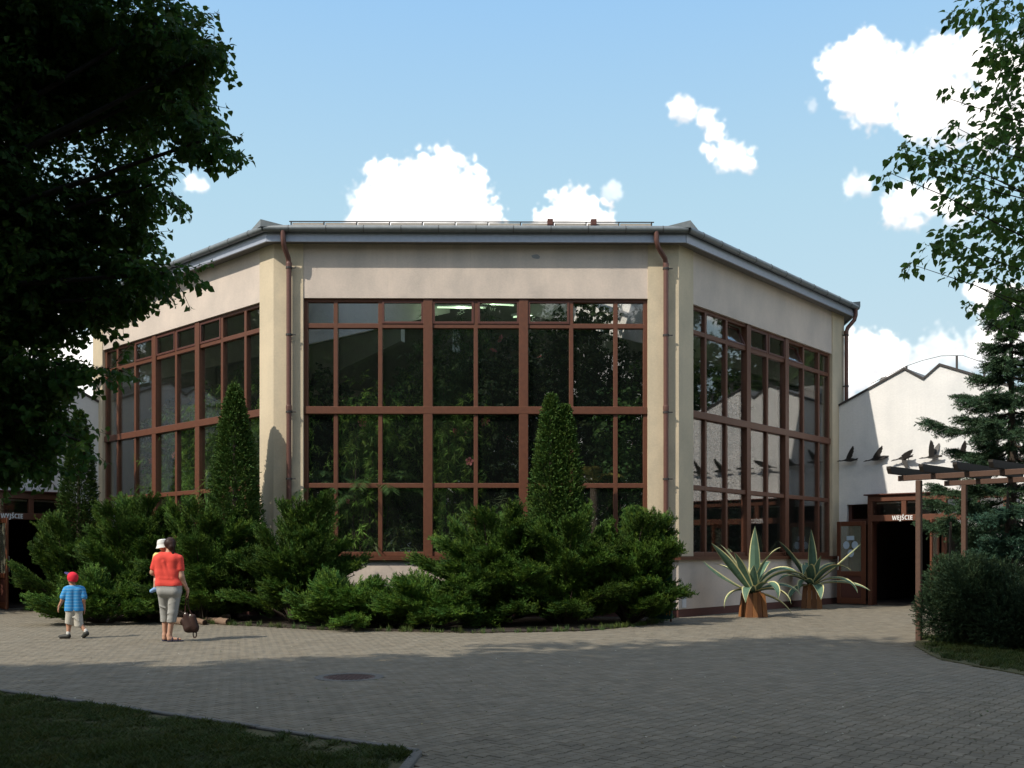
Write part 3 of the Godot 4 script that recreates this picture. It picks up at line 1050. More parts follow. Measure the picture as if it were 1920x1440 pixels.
	# --- the handbag hanging from her hand
	var bag := thing("handbag", "dark brown leather handbag hanging from the woman's hand by its strap", "handbag", move(Vector3(-5.60, 0, -16.4)))
	m = Mb.new()
	m.col = Color(0.045, 0.026, 0.022)
	flesh(m, [bone(0.27, 0.42, 0.0, 0.34, 0.25, 0.0, 0.05, 0.075), bone(0.22, 0.34, 0.0, 0.30, 0.22, 0.0, 0.04, 0.07), bone(0.38, 0.40, 0.0, 0.42, 0.24, 0.0, 0.05, 0.06), bone(0.30, 0.21, 0.0, 0.42, 0.19, 0.0, 0.055, 0.05)], 0.01, 0.04)
	put("body", m.mesh(), shoe, bag)
	m = Mb.new()
	m.col = Color(0.05, 0.022, 0.018)
	m.tube([Vector3(0.26, 0.45, 0.01), Vector3(0.262, 0.60, 0.012), Vector3(0.275, 0.76, 0.0), Vector3(0.285, 0.77, -0.03), Vector3(0.292, 0.76, -0.04), Vector3(0.285, 0.60, -0.035), Vector3(0.35, 0.44, -0.02)], [0.011], 6)
	put("strap", m.mesh(), shoe, bag)
	m = Mb.new()
	m.col = Color(0.05, 0.022, 0.018)
	m.tube([Vector3(0.385, 0.17, 0.0), Vector3(0.385, 0.10, 0.0), Vector3(0.40, 0.062, 0.0), Vector3(0.425, 0.065, 0.0), Vector3(0.44, 0.10, 0.0), Vector3(0.435, 0.18, 0.0)], [0.010], 6)
	put("strap", m.mesh(), shoe, bag)
	for q in [Vector3(0.262, 0.455, 0.02), Vector3(0.352, 0.43, 0.04), Vector3(0.44, 0.20, 0.03)]:
		m = Mb.new()
		m.lathe([Vector2(0, -0.014), Vector2(0.015, -0.006), Vector2(0.015, 0.006), Vector2(0, 0.014)], 10, Transform3D(Basis(Vector3.RIGHT, PI / 2), q))
		put("buckle", m.mesh(), mats.steel, bag)
	# --- the boy, walking away to the picture's left
	var y := thing("person", "small boy in red cap, striped blue T-shirt and pale shorts walking", "person", move(Vector3(-7.43, 0, -17.0), 0.35))
	m = Mb.new()
	m.col = Color(0.50, 0.27, 0.18)
	flesh(m, [
		bone(-0.02, 0.93, 0.0, -0.01, 0.86, 0.0, 0.042, 0.05),
		bone(-0.07, 0.83, 0.0, 0.07, 0.83, 0.0, 0.062, 0.062), bone(-0.045, 0.80, 0.0, -0.045, 0.50, 0.0, 0.075, 0.078), bone(0.055, 0.80, 0.0, 0.055, 0.50, 0.0, 0.075, 0.078),
		bone(-0.115, 0.83, 0.0, -0.170, 0.665, 0.0, 0.042, 0.034), bone(-0.170, 0.665, 0.0, -0.232, 0.54, -0.04, 0.032, 0.021),
		bone(0.125, 0.83, 0.0, 0.150, 0.655, 0.03, 0.042, 0.034), bone(0.150, 0.655, 0.03, 0.165, 0.505, 0.0, 0.032, 0.021),
		bone(-0.05, 0.46, 0.0, -0.075, 0.25, -0.02, 0.065, 0.046), bone(-0.075, 0.25, -0.02, -0.085, 0.075, 0.0, 0.042, 0.028),
		bone(0.055, 0.46, 0.0, 0.085, 0.265, 0.02, 0.065, 0.046), bone(0.085, 0.265, 0.02, 0.190, 0.120, 0.09, 0.042, 0.028),
	], 0.009, 0.025)
	head(m, Vector3(-0.015, 1.005, 0.0), Vector3(-0.75, 0.02, -0.65), 0.88)
	hand(m, Vector3(-0.232, 0.54, -0.04), Vector3(-0.25, -1, -0.1), Vector3(-0.3, 0, -1), Vector3(1, 0, 0), 0.62, 0.3)
	hand(m, Vector3(0.165, 0.505, 0.0), Vector3(0.1, -1, 0.05), Vector3(-0.2, 0, -1), Vector3(-1, 0, 0), 0.62, 0.3)
	put("body", m.mesh(), skin, y)
	m = Mb.new()
	m.col = Color(0.045, 0.27, 0.60)
	flesh(m, [
		bone(-0.015, 0.875, 0.0, -0.01, 0.85, 0.0, 0.052, 0.066),
		bone(-0.07, 0.83, 0.0, 0.08, 0.83, 0.0, 0.072, 0.072), bone(-0.045, 0.80, 0.0, -0.05, 0.48, 0.0, 0.086, 0.098), bone(0.055, 0.80, 0.0, 0.06, 0.48, 0.0, 0.086, 0.098),
		bone(-0.115, 0.83, 0.0, -0.160, 0.705, 0.0, 0.056, 0.058), bone(0.125, 0.83, 0.0, 0.155, 0.70, 0.02, 0.056, 0.058),
	], 0.008, 0.02, [[Vector3(0, -1, 0), -0.465], [Vector3(0, 1, 0), 0.905]], [[0.052, 0.016, 0.5, Color(0.15, 0.39, 0.66)]])
	put("t_shirt", m.mesh(), cloth, y)
	m = Mb.new()
	m.col = Color(0.50, 0.47, 0.41)
	flesh(m, [
		bone(-0.05, 0.48, 0.0, 0.06, 0.48, 0.0, 0.088, 0.088), bone(-0.045, 0.42, 0.0, -0.075, 0.22, -0.02, 0.082, 0.070), bone(0.055, 0.42, 0.0, 0.080, 0.22, 0.025, 0.082, 0.074),
		bone(0.0, 0.36, 0.075, 0.08, 0.30, 0.085, 0.012, 0.010),
	], 0.008, 0.018, [[Vector3(-0.3, -0.95, 0), -0.205], [Vector3(0, 1, 0), 0.50]])
	put("shorts", m.mesh(), cloth, y)
	m = Mb.new()
	m.col = Color(0.72, 0.035, 0.055)
	flesh(m, [bone(-0.015, 1.035, 0.01, -0.02, 1.045, -0.015, 0.090, 0.084), bone(0.0, 1.0, 0.035, -0.02, 0.975, 0.035, 0.062, 0.055)], 0.008, 0.02, [[Vector3(-0.1, -1, 0.1), -0.955]])
	put("cap", m.mesh(), cloth, y)
	m = Mb.new()
	m.col = Color(0.07, 0.06, 0.16)
	flesh(m, [bone(-0.07, 1.085, -0.05, -0.11, 1.095, -0.10, 0.05, 0.05)], 0.008, 0.01, [[Vector3(0.25, 1, 0.25), 1.063], [Vector3(-0.25, -1, -0.25), -1.045]])
	put("cap_peak", m.mesh(), cloth, y)
	for f in [[Vector3(-0.085, 0.04, 0.005), Vector3(-0.215, 0.028, -0.03), Vector3(-0.085, 0.10, 0.0)], [Vector3(0.205, 0.085, 0.10), Vector3(0.15, 0.028, 0.02), Vector3(0.188, 0.135, 0.088)]]:
		m = Mb.new()
		m.col = Color(0.045, 0.045, 0.042)
		flesh(m, [[f[0], f[1], 0.042, 0.034], [f[0], f[0].lerp(f[2], 0.3), 0.040, 0.036]], 0.007, 0.012, [[Vector3(0, -1, 0), 0.0]])
		m.col = Color(0.62, 0.61, 0.58)
		flesh(m, [[f[0].lerp(f[2], 0.45), f[2], 0.034, 0.033], [f[1] + Vector3(0, -0.005, 0), f[1].lerp(f[0], 0.14), 0.033, 0.030]], 0.007, 0.012, [[Vector3(0, -1, 0), 0.0]])
		put("shoe", m.mesh(), shoe, y)


# ------------------------------------------------------------------ a goose in flight, flat metal sheets set off from a wall
func goose(label: String, xf: Transform3D, pose: int) -> void:
	var t := thing("goose_sculpture", label, "wall sculpture", xf, "metal geese in flight along the entrance wall")
	var body := PackedVector2Array([Vector2(-0.33, -0.035), Vector2(-0.27, -0.008), Vector2(-0.235, 0.004), Vector2(-0.20, -0.010), Vector2(-0.12, 0.0), Vector2(-0.05, 0.035), Vector2(0.05, 0.05), Vector2(0.14, 0.03), Vector2(0.20, 0.012), Vector2(0.285, 0.025), Vector2(0.25, -0.01), Vector2(0.27, -0.045), Vector2(0.17, -0.05), Vector2(0.06, -0.075), Vector2(-0.04, -0.06), Vector2(-0.12, -0.035), Vector2(-0.20, -0.038), Vector2(-0.25, -0.036)])
	var m := Mb.new()
	for k in body.size():
		body[k] *= Vector2(1.05, 0.9)
	m.prism(body, -0.018, 0.018)
	for e in [Vector3(-0.02, -0.01, -0.06), Vector3(0.1, -0.01, -0.06)]:
		m.tube([e - Vector3(0, 0, 0.085), e + Vector3(0, 0, 0.06)], [0.012], 6)
	put("body", m.mesh(), mats.goose, t)
	var wing := PackedVector2Array([Vector2(-0.08, 0.0), Vector2(-0.075, 0.12), Vector2(-0.04, 0.26), Vector2(0.02, 0.40), Vector2(0.045, 0.37), Vector2(0.055, 0.395), Vector2(0.075, 0.34), Vector2(0.09, 0.355), Vector2(0.10, 0.27), Vector2(0.12, 0.27), Vector2(0.105, 0.17), Vector2(0.125, 0.14), Vector2(0.09, 0.06), Vector2(0.09, 0.0)])
	for k in wing.size():
		wing[k].x *= 0.72
	var pair: Array = [[[-0.45, 0.25, 0.95], [-1.5, -0.3, 0.5]], [[-0.75, 0.35, 1.0], [-1.45, -0.3, 0.8]], [[-1.2, 0.5, 1.0], [-2.75, 0.3, 0.85]], [[-0.05, 0.3, 1.0], [-0.4, -0.25, 0.9]], [[-0.3, 0.5, 1.0], [-1.2, -0.5, 0.9]]][pose]
	for k in 2:
		var q: Array = pair[k]
		var mw := Mb.new()
		mw.prism(wing, -0.006, 0.006)
		put("wing", mw.mesh(), mats.goose, t, Transform3D(Basis(Vector3.BACK, q[0]) * Basis(Vector3.RIGHT, q[1]).scaled(Vector3.ONE * q[2] * 1.15), Vector3(0.0, 0.0, 0.02 if k == 0 else -0.02)))


# ------------------------------------------------------------------ the pavilion
const PV := [Vector2(-5.37, -22.58), Vector2(3.77, -22.65), Vector2(9.77, -29.50), Vector2(10.43, -38.42), Vector2(3.77, -44.62), Vector2(-5.37, -44.55), Vector2(-11.37, -37.70), Vector2(-12.03, -28.78)]
const PC := Vector2(-0.8, -33.6)
const H_SILL := 1.385
const H_HEAD := 7.21
const H_SOFFIT := 8.42
const MIT := 0.414


func face(k: int) -> Transform3D:
	var a: Vector2 = PV[k]
	var b: Vector2 = PV[(k + 1) % 8]
	var x := Vector3(b.x - a.x, 0, b.y - a.y).normalized()
	return Transform3D(Basis(x, Vector3.UP, x.cross(Vector3.UP)), Vector3(a.x, 0, a.y))


func face_len(k: int) -> float:
	return PV[k].distance_to(PV[(k + 1) % 8])


# a bar along a face, from depth zo out to zi in, its ends mitred at the corners when asked
func band(m: Mb, xa: float, xb: float, zo: float, zi: float, y0: float, y1: float, ma := true, mb_ := true) -> void:
	var ta := MIT if ma else 0.0
	var tb := MIT if mb_ else 0.0
	m.plan(PackedVector2Array([Vector2(xa - zo * ta, zo), Vector2(xb + zo * tb, zo), Vector2(xb + zi * tb, zi), Vector2(xa - zi * ta, zi)]), y0, y1)


func bars(parent: Node3D, called: String, mat: Material, x0: float, x1: float, y0: float, y1: float, z0: float, z1: float, ch := 0.008) -> MeshInstance3D:
	var m := Mb.new()
	m.box(Vector3.ZERO, Vector3(absf(x1 - x0), absf(y1 - y0), absf(z1 - z0)), Basis(), ch)
	return put(called, m.mesh(), mat, parent, Transform3D(Basis(), Vector3((x0 + x1) / 2, (y0 + y1) / 2, (z0 + z1) / 2)))


func window_wall(house: Node3D, k: int, xa: float, xb: float, open_: Array) -> void:
	var w := node("window", house, face(k))
	var wide := xb - xa
	var frac := [0.0, 0.0925, 0.222, 0.361, 0.5, 0.639, 0.778, 0.9075, 1.0]
	var rows := [H_SILL, 2.985, 4.685, 6.60, H_HEAD]
	var xs := []
	for q in frac.size():
		var big: bool = q == 3 or q == 5
		var hw := 0.105 if big else 0.048
		var x: float = xa + wide * frac[q]
		if q == 0:
			x += 0.045
		if q == 8:
			x -= 0.045
		xs.append([x, hw])
		bars(w, "mullion", mats.frame, x - hw, x + hw, H_SILL, H_HEAD, -0.22, -0.05 if big else -0.085)
	for q in 5:
		var hw: float = [0.05, 0.055, 0.085, 0.055, 0.04][q]
		var y: float = rows[q]
		if q == 0:
			y += 0.05
		if q == 4:
			y -= 0.04
		bars(w, "transom", mats.frame, xa + 0.01, xb - 0.01, y - hw, y + hw, -0.215, [-0.09, -0.088, -0.045, -0.088, -0.088][q])
	for c in 8:
		for r in 4:
			var x0: float = xs[c][0] + xs[c][1] - 0.02
			var x1: float = xs[c + 1][0] - xs[c + 1][1] + 0.02
			var y0: float = rows[r] + 0.03
			var y1: float = rows[r + 1] - 0.03
			var sash := r == 3 and c >= 2 and c <= 5
			var pm := Mb.new()
			var gw: float = x1 - x0 - (0.12 if sash else 0.0)
			var gh: float = y1 - y0 - (0.10 if sash else 0.0)
			pm.box(Vector3(0, 0, 0.010), Vector3(gw, gh, 0.006))  # the outer pane, and an inner sheet behind it
			pm.quad(Vector3(-gw / 2, -gh / 2, -0.012), Vector3(gw / 2, -gh / 2, -0.012), Vector3(gw / 2, gh / 2, -0.012), Vector3(-gw / 2, gh / 2, -0.012))
			var ctr := Vector3((x0 + x1) / 2, (y0 + y1) / 2, -0.15)
			if not sash:
				put("pane", pm.mesh(), mats.glass, w, Transform3D(Basis(), ctr))
				continue
			var tilt := 0.0
			if c in open_:
				tilt = -0.42
			var hx := (x1 - x0) / 2 - 0.012
			var hy := (y1 - y0) / 2 - 0.012
			var foot := ctr + Vector3(0, -hy, 0.045)
			var turn := Basis(Vector3.RIGHT, tilt)
			var sm := Mb.new()
			for e in [[-hx, -hx + 0.055, -hy, hy], [hx - 0.055, hx, -hy, hy], [-hx + 0.05, hx - 0.05, -hy, -hy + 0.055], [-hx + 0.05, hx - 0.05, hy - 0.055, hy]]:
				var dz := 0.002 if e[1] - e[0] > 0.1 else 0.0
				sm.span(e[0], e[1], e[2] + hy, e[3] + hy, -0.03 + dz, 0.035 - dz, 0.006)
			put("sash", sm.mesh(), mats.frame_dark, w, Transform3D(turn, foot))
			put("pane", pm.mesh(), mats.glass, w, Transform3D(turn, foot + turn * Vector3(0, hy, 0.0)))


func pavilion() -> void:
	var h := tag(node("glazed_pavilion"), "large octagonal pavilion with pink frieze, ochre corner pilasters and tall brown framed windows", "building") as Node3D
	var wins := {0: [0.665, 8.44, []], 1: [0.625, 8.29, [2, 5]], 7: [0.55, 8.50, []]}
	for k in 8:
		var xf := face(k)
		var l := face_len(k)
		var m := Mb.new()
		if wins.has(k):
			var w: Array = wins[k]
			w[0] = w[0] if k != 7 else l - 8.50
			w[1] = w[1] if k != 7 else l - 0.56
			m = Mb.new()
			band(m, w[0] - 0.02, w[1] + 0.02, -0.022, -0.30, H_HEAD, H_SOFFIT, false, false)
			put("frieze", m.mesh(), mats.frieze, h, xf)
			m = Mb.new()
			band(m, 0, l, -0.01, -0.30, 0.18, 1.325)
			put("plinth_wall", m.mesh(), mats.frieze, h, xf)
			m = Mb.new()
			band(m, 0, l, 0.07, -0.20, 1.345, H_SILL)
			band(m, 0, l, 0.066, 0.05, 1.30, 1.346)
			put("sill", m.mesh(), mats.frame, h, xf)
			m = Mb.new()
			band(m, 0, l, -0.02, -0.30, 0.0, 0.182)
			put("base_course", m.mesh(), mats.base_red, h, xf)
			window_wall(h, k, w[0], w[1], w[2])
		else:
			band(m, 0, l, 0.0, -0.3, 0.0, H_SOFFIT)
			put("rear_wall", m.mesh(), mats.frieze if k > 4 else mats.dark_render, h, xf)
		# eaves: soffit, zinc fascia, gutter
		m = Mb.new()
		band(m, 0, l, 0.235, -0.32, H_SOFFIT, H_SOFFIT + 0.03)
		put("soffit", m.mesh(), mats.soffit, h, xf)
		m = Mb.new()
		band(m, 0, l, 0.265, 0.235, H_SOFFIT - 0.015, 8.60)
		band(m, 0, l, 0.275, 0.23, H_SOFFIT - 0.03, H_SOFFIT - 0.012)
		put("fascia", m.mesh(), mats.zinc_pale, h, xf)
		m = Mb.new()
		var go := 0.345
		m.tube([Vector3(-go * MIT, 8.655, go), Vector3(l + go * MIT, 8.655, go)], [0.075], 14)
		var g := put("gutter", m.mesh(), mats.zinc_dark, h, xf)
		for b in 11:
			var x := l * (b + 0.5) / 11.0
			m = Mb.new()
			m.tube([Vector3(0, 0.074, -0.085), Vector3(0, 0.079, 0.0), Vector3(0, 0.056, 0.056), Vector3(0, 0.0, 0.079), Vector3(0, -0.056, 0.056), Vector3(0, -0.079, 0.0)], [0.007], 4)
			put("bracket", m.mesh(), mats.iron, g, Transform3D(Basis(), Vector3(x, 8.655, go)))
	# corner pilasters, ochre, bent round the corner
	for c in [0, 1, 2, 7]:
		var p: int = (c + 7) % 8
		var left := 0.55
		var right := 0.665
		if c == 0:
			left = 0.56
		if c == 1:
			left = face_len(0) - 8.44
			right = 0.625
		if c == 2:
			left = face_len(1) - 8.29
			right = 0.5
		if c == 7:
			left = 0.5
			right = face_len(7) - 8.50
		var fa := face(p)
		var fb := face(c)
		var la := face_len(p)
		var q := [fa * Vector3(la - left, 0, 0), fa * Vector3(la, 0, 0), fb * Vector3(right, 0, 0), fb * Vector3(right, 0, -0.33), fa * Vector3(la - 0.33 * MIT, 0, -0.33), fa * Vector3(la - left, 0, -0.33)]
		var m := Mb.new()
		m.plan(PackedVector2Array(q.map(func(e): return Vector2(e.x, e.z))), H_SILL, H_SOFFIT)
		put("pilaster", m.mesh(), mats.ochre, h)
	# roof: eight slopes up to a glazed lantern, a pale ceiling below
	for k in 8:
		var e := []
		for q in [k, (k + 1) % 8]:
			var d: Vector2 = PV[q] - PC
			e.append([Vector3(PC.x + d.x * 1.027, 8.72, PC.y + d.y * 1.027), Vector3(PC.x + d.x * 0.17, 10.55, PC.y + d.y * 0.17), Vector3(PC.x + d.x * 0.985, 8.46, PC.y + d.y * 0.985), Vector3(PC.x + d.x * 0.17, 10.35, PC.y + d.y * 0.17)])
		# front slope: an added glazed strip to light the beams; the others are closed
		var slope := func(lower: int, u: float, v: float) -> Vector3: return (e[0][lower] as Vector3).lerp(e[0][lower + 1], v).lerp((e[1][lower] as Vector3).lerp(e[1][lower + 1], v), u)
		var patches := [[0.0, 1.0, 0.0, 1.0]]
		if k == 0:
			patches = [[0.0, 1.0, 0.0, 0.10], [0.0, 0.08, 0.10, 0.42], [0.92, 1.0, 0.10, 0.42], [0.0, 1.0, 0.42, 1.0]]
		var m := Mb.new()
		var mc := Mb.new()
		for q in patches:
			m.quad(slope.call(0, q[0], q[2]), slope.call(0, q[0], q[3]), slope.call(0, q[1], q[3]), slope.call(0, q[1], q[2]))
			mc.quad(slope.call(2, q[0], q[2]), slope.call(2, q[1], q[2]), slope.call(2, q[1], q[3]), slope.call(2, q[0], q[3]))
		m.quad(e[0][0], e[1][0], e[1][2], e[0][2])
		mc.quad(e[0][3], e[1][3], e[1][1], e[0][1])
		put("roof", m.mesh(), mats.roofing, h)
		put("ceiling", mc.mesh(), mats.interior, h)
		if k == 0:
			for q in 6:
				m = Mb.new()
				var u0 := 0.08 + 0.84 * q / 6.0
				var u1 := 0.08 + 0.84 * (q + 1) / 6.0
				m.quad(slope.call(0, u0, 0.10), slope.call(0, u0, 0.42), slope.call(0, u1, 0.42), slope.call(0, u1, 0.10))
				put("added_skylight_pane", m.mesh(), mats.glass, h)
				m = Mb.new()
				m.tube([slope.call(0, u0, 0.10), slope.call(0, u0, 0.42)], [0.05], 6)
				put("added_skylight_bar", m.mesh(), mats.zinc_pale, h)
		m = Mb.new()
		m.tri(e[0][1], Vector3(PC.x, 11.3, PC.y), e[1][1])
		put("lantern_pane", m.mesh(), mats.glass, h)
		# a beam from the corner up to the lantern
		var d2: Vector2 = (PC - PV[k]).normalized()
		var a := Vector3(PV[k].x, 0, PV[k].y) + Vector3(d2.x, 0, d2.y) * 0.45
		var b := Vector3(PC.x, 0, PC.y) - Vector3(d2.x, 0, d2.y) * 3.2
		var len_ := Vector2(b.x - a.x, b.z - a.z).length()
		m = Mb.new()
		var side := Vector3(-d2.y, 0, d2.x)
		m.prism(PackedVector2Array([Vector2(0, 6.15), Vector2(len_, 8.8), Vector2(len_, 9.75), Vector2(0, 8.30), ]), -0.14, 0.14, Transform3D(Basis(Vector3(d2.x, 0, d2.y), Vector3.UP, side), a))
		put("roof_beam", m.mesh(), mats.interior, h)
		m = Mb.new()
		var hip := Vector3(PC.x + (PV[k].x - PC.x) * 1.040, 8.83, PC.y + (PV[k].y - PC.y) * 1.040)
		var x0 := (e[1][0] - e[0][0]) as Vector3
		var pf := face((k + 7) % 8)
		m.tri(hip, e[0][0] + Vector3(0, -0.02, 0) + (pf.basis.z) * 0.05 - pf.basis.x * 0.55, hip + Vector3(d2.x, -0.02, d2.y) * 0.7)
		m.tri(hip, hip + Vector3(0, -0.16, 0), e[0][0] + Vector3(0, -0.02, 0) + (pf.basis.z) * 0.05 - pf.basis.x * 0.55)
		m.tri(hip, hip + Vector3(d2.x, -0.02, d2.y) * 0.7, e[0][0] + Vector3(0, -0.02, 0) + face(k).basis.z * 0.05 + x0.normalized() * 0.55)
		m.tri(hip, e[0][0] + Vector3(0, -0.02, 0) + face(k).basis.z * 0.05 + x0.normalized() * 0.55, hip + Vector3(0, -0.16, 0))
		put("hip_cap", m.mesh(), mats.zinc_dark, h)
	# the low board along the front edge of the roof, with its dark joints and top rail
	var f0 := face(0)
	for k in 11:
		bars(h, "roof_board", mats.roof_board, 0.30 + k * 0.755 + 0.02, 0.30 + (k + 1) * 0.755 - 0.02, 8.85, 9.07, 0, 0.03).transform = f0 * Transform3D(Basis(), Vector3(0.30 + (k + 0.5) * 0.755, 8.95, -0.50))
	var rail := Mb.new()
	rail.tube([Vector3(0.25, 9.085, -0.48), Vector3(8.65, 9.085, -0.48)], [0.014], 6)
	for k in 12:
		rail.span(0.29 + k * 0.755 - 0.012, 0.29 + k * 0.755 + 0.012, 8.78, 9.085, -0.53, -0.475)
	put("roof_rail", rail.mesh(), mats.iron, h, f0)
	for x in [6.25, 7.25]:
		bars(h, "roof_block", mats.base_red, 0, 0.13, 0, 0.14, 0, 0.14).transform = f0 * Transform3D(Basis(), Vector3(x, 9.05, -0.42))
	# a chipped patch of render on the frieze
	R.seed = 31
	var patch := PackedVector2Array()
	for k in 9:
		patch.append(Vector2(cos(TAU * k / 9.0) * rr(0.07, 0.13), sin(TAU * k / 9.0) * rr(0.04, 0.08)))
	var pm := Mb.new()
	pm.prism(patch, -0.024, -0.016)
	put("bare_render", pm.mesh(), mats.bare, h, f0 * Transform3D(Basis(), Vector3(5.92, 8.15, 0)))
	# service cover on the plinth near the corner
	bars(h, "service_cover", mats.pale_plastic, 0, 0.17, 0, 0.42, 0, 0.03).transform = face(1) * Transform3D(Basis(), Vector3(0.22, 0.42, 0.0))
	# downpipes
	for q in [[0, 0.37, 0.29, 0.0], [0, 8.83, 8.58, 0.0], [1, face_len(1) - 0.10, face_len(1) + 0.02, 3.2]]:
		var m := Mb.new()
		var zf := 0.11
		m.tube([Vector3(q[2], 8.66, 0.345), Vector3(q[2], 8.42, 0.345), Vector3(lerpf(q[2], q[1], 0.15), 8.28, 0.31), Vector3(lerpf(q[2], q[1], 0.9), 8.06, 0.15), Vector3(q[1], 7.95, zf), Vector3(q[1], 0.0 + q[3], zf)], [0.057], 12)
		for y in [7.92, 4.72]:
			m.lathe([Vector2(0.066, y - 0.06), Vector2(0.068, y + 0.03), Vector2(0.064, y + 0.05)], 12, Transform3D(Basis(), Vector3(q[1], 0, zf)))
		var pipe := put("downpipe", m.mesh(), mats.pipe, h, face(q[0]))
		for y in [7.85, 6.35, 4.62, 3.12, 1.9]:
			if y < q[3]:
				continue
			var cm := Mb.new()
			cm.lathe([Vector2(0.072, -0.02), Vector2(0.072, 0.02)], 12)
			cm.span(0.04, 0.15, -0.012, 0.012, -0.012, 0.012)
			cm.span(-0.012, 0.012, -0.012, 0.012, -0.12, -0.05)
			put("bracket", cm.mesh(), mats.iron, pipe, Transform3D(Basis(), Vector3(q[1], y, zf)))
	# the floor of the house, dark earth with a path
	var fm := Mb.new()
	fm.plan(PackedVector2Array(PV.map(func(e): return PC + (e - PC) * 0.965)), -0.2, 0.06)
	put("planting_floor", fm.mesh(), mats.soil, h)
	strip_lights()


func strip_lights() -> void:
	R.seed = 77
	var n := 0
	for p in [at(865, 577, 29.0), at(1000, 590, 31.0), at(925, 570, 33.0)]:
		var t := thing("strip_light", ["first greenish tube light under the ceiling behind the middle panes", "tube light hanging deeper inside the pavilion towards the second big mullion", "tube light at the back of the pavilion seen above the flowers"][n], "ceiling light", move(p, [0.05, -0.5, 0.3][n]), "tube lights in the pavilion")
		n += 1
		var m := Mb.new()
		m.span(-0.75, 0.75, 0.03, 0.10, -0.06, 0.06, 0.01)
		m.span(-0.5, -0.48, 0.1, 1.5, -0.01, 0.01)
		m.span(0.48, 0.5, 0.1, 1.5, -0.01, 0.01)
		put("housing", m.mesh(), mats.pale_plastic, t)
		m = Mb.new()
		m.tube([Vector3(-0.7, 0, 0), Vector3(0.7, 0, 0)], [0.022], 8)
		put("lamp_tube", m.mesh(), mats.glow, t)
		var o := OmniLight3D.new()
		o.name = "lamp_glow"
		o.light_color = Color(0.85, 1.0, 0.80)
		o.light_energy = 0.3
		o.light_size = 0.1
		o.omni_range = 20.0
		o.omni_attenuation = 2.0
		o.shadow_enabled = true
		o.position = Vector3(0, -0.12, 0)
		t.add_child(o, true)


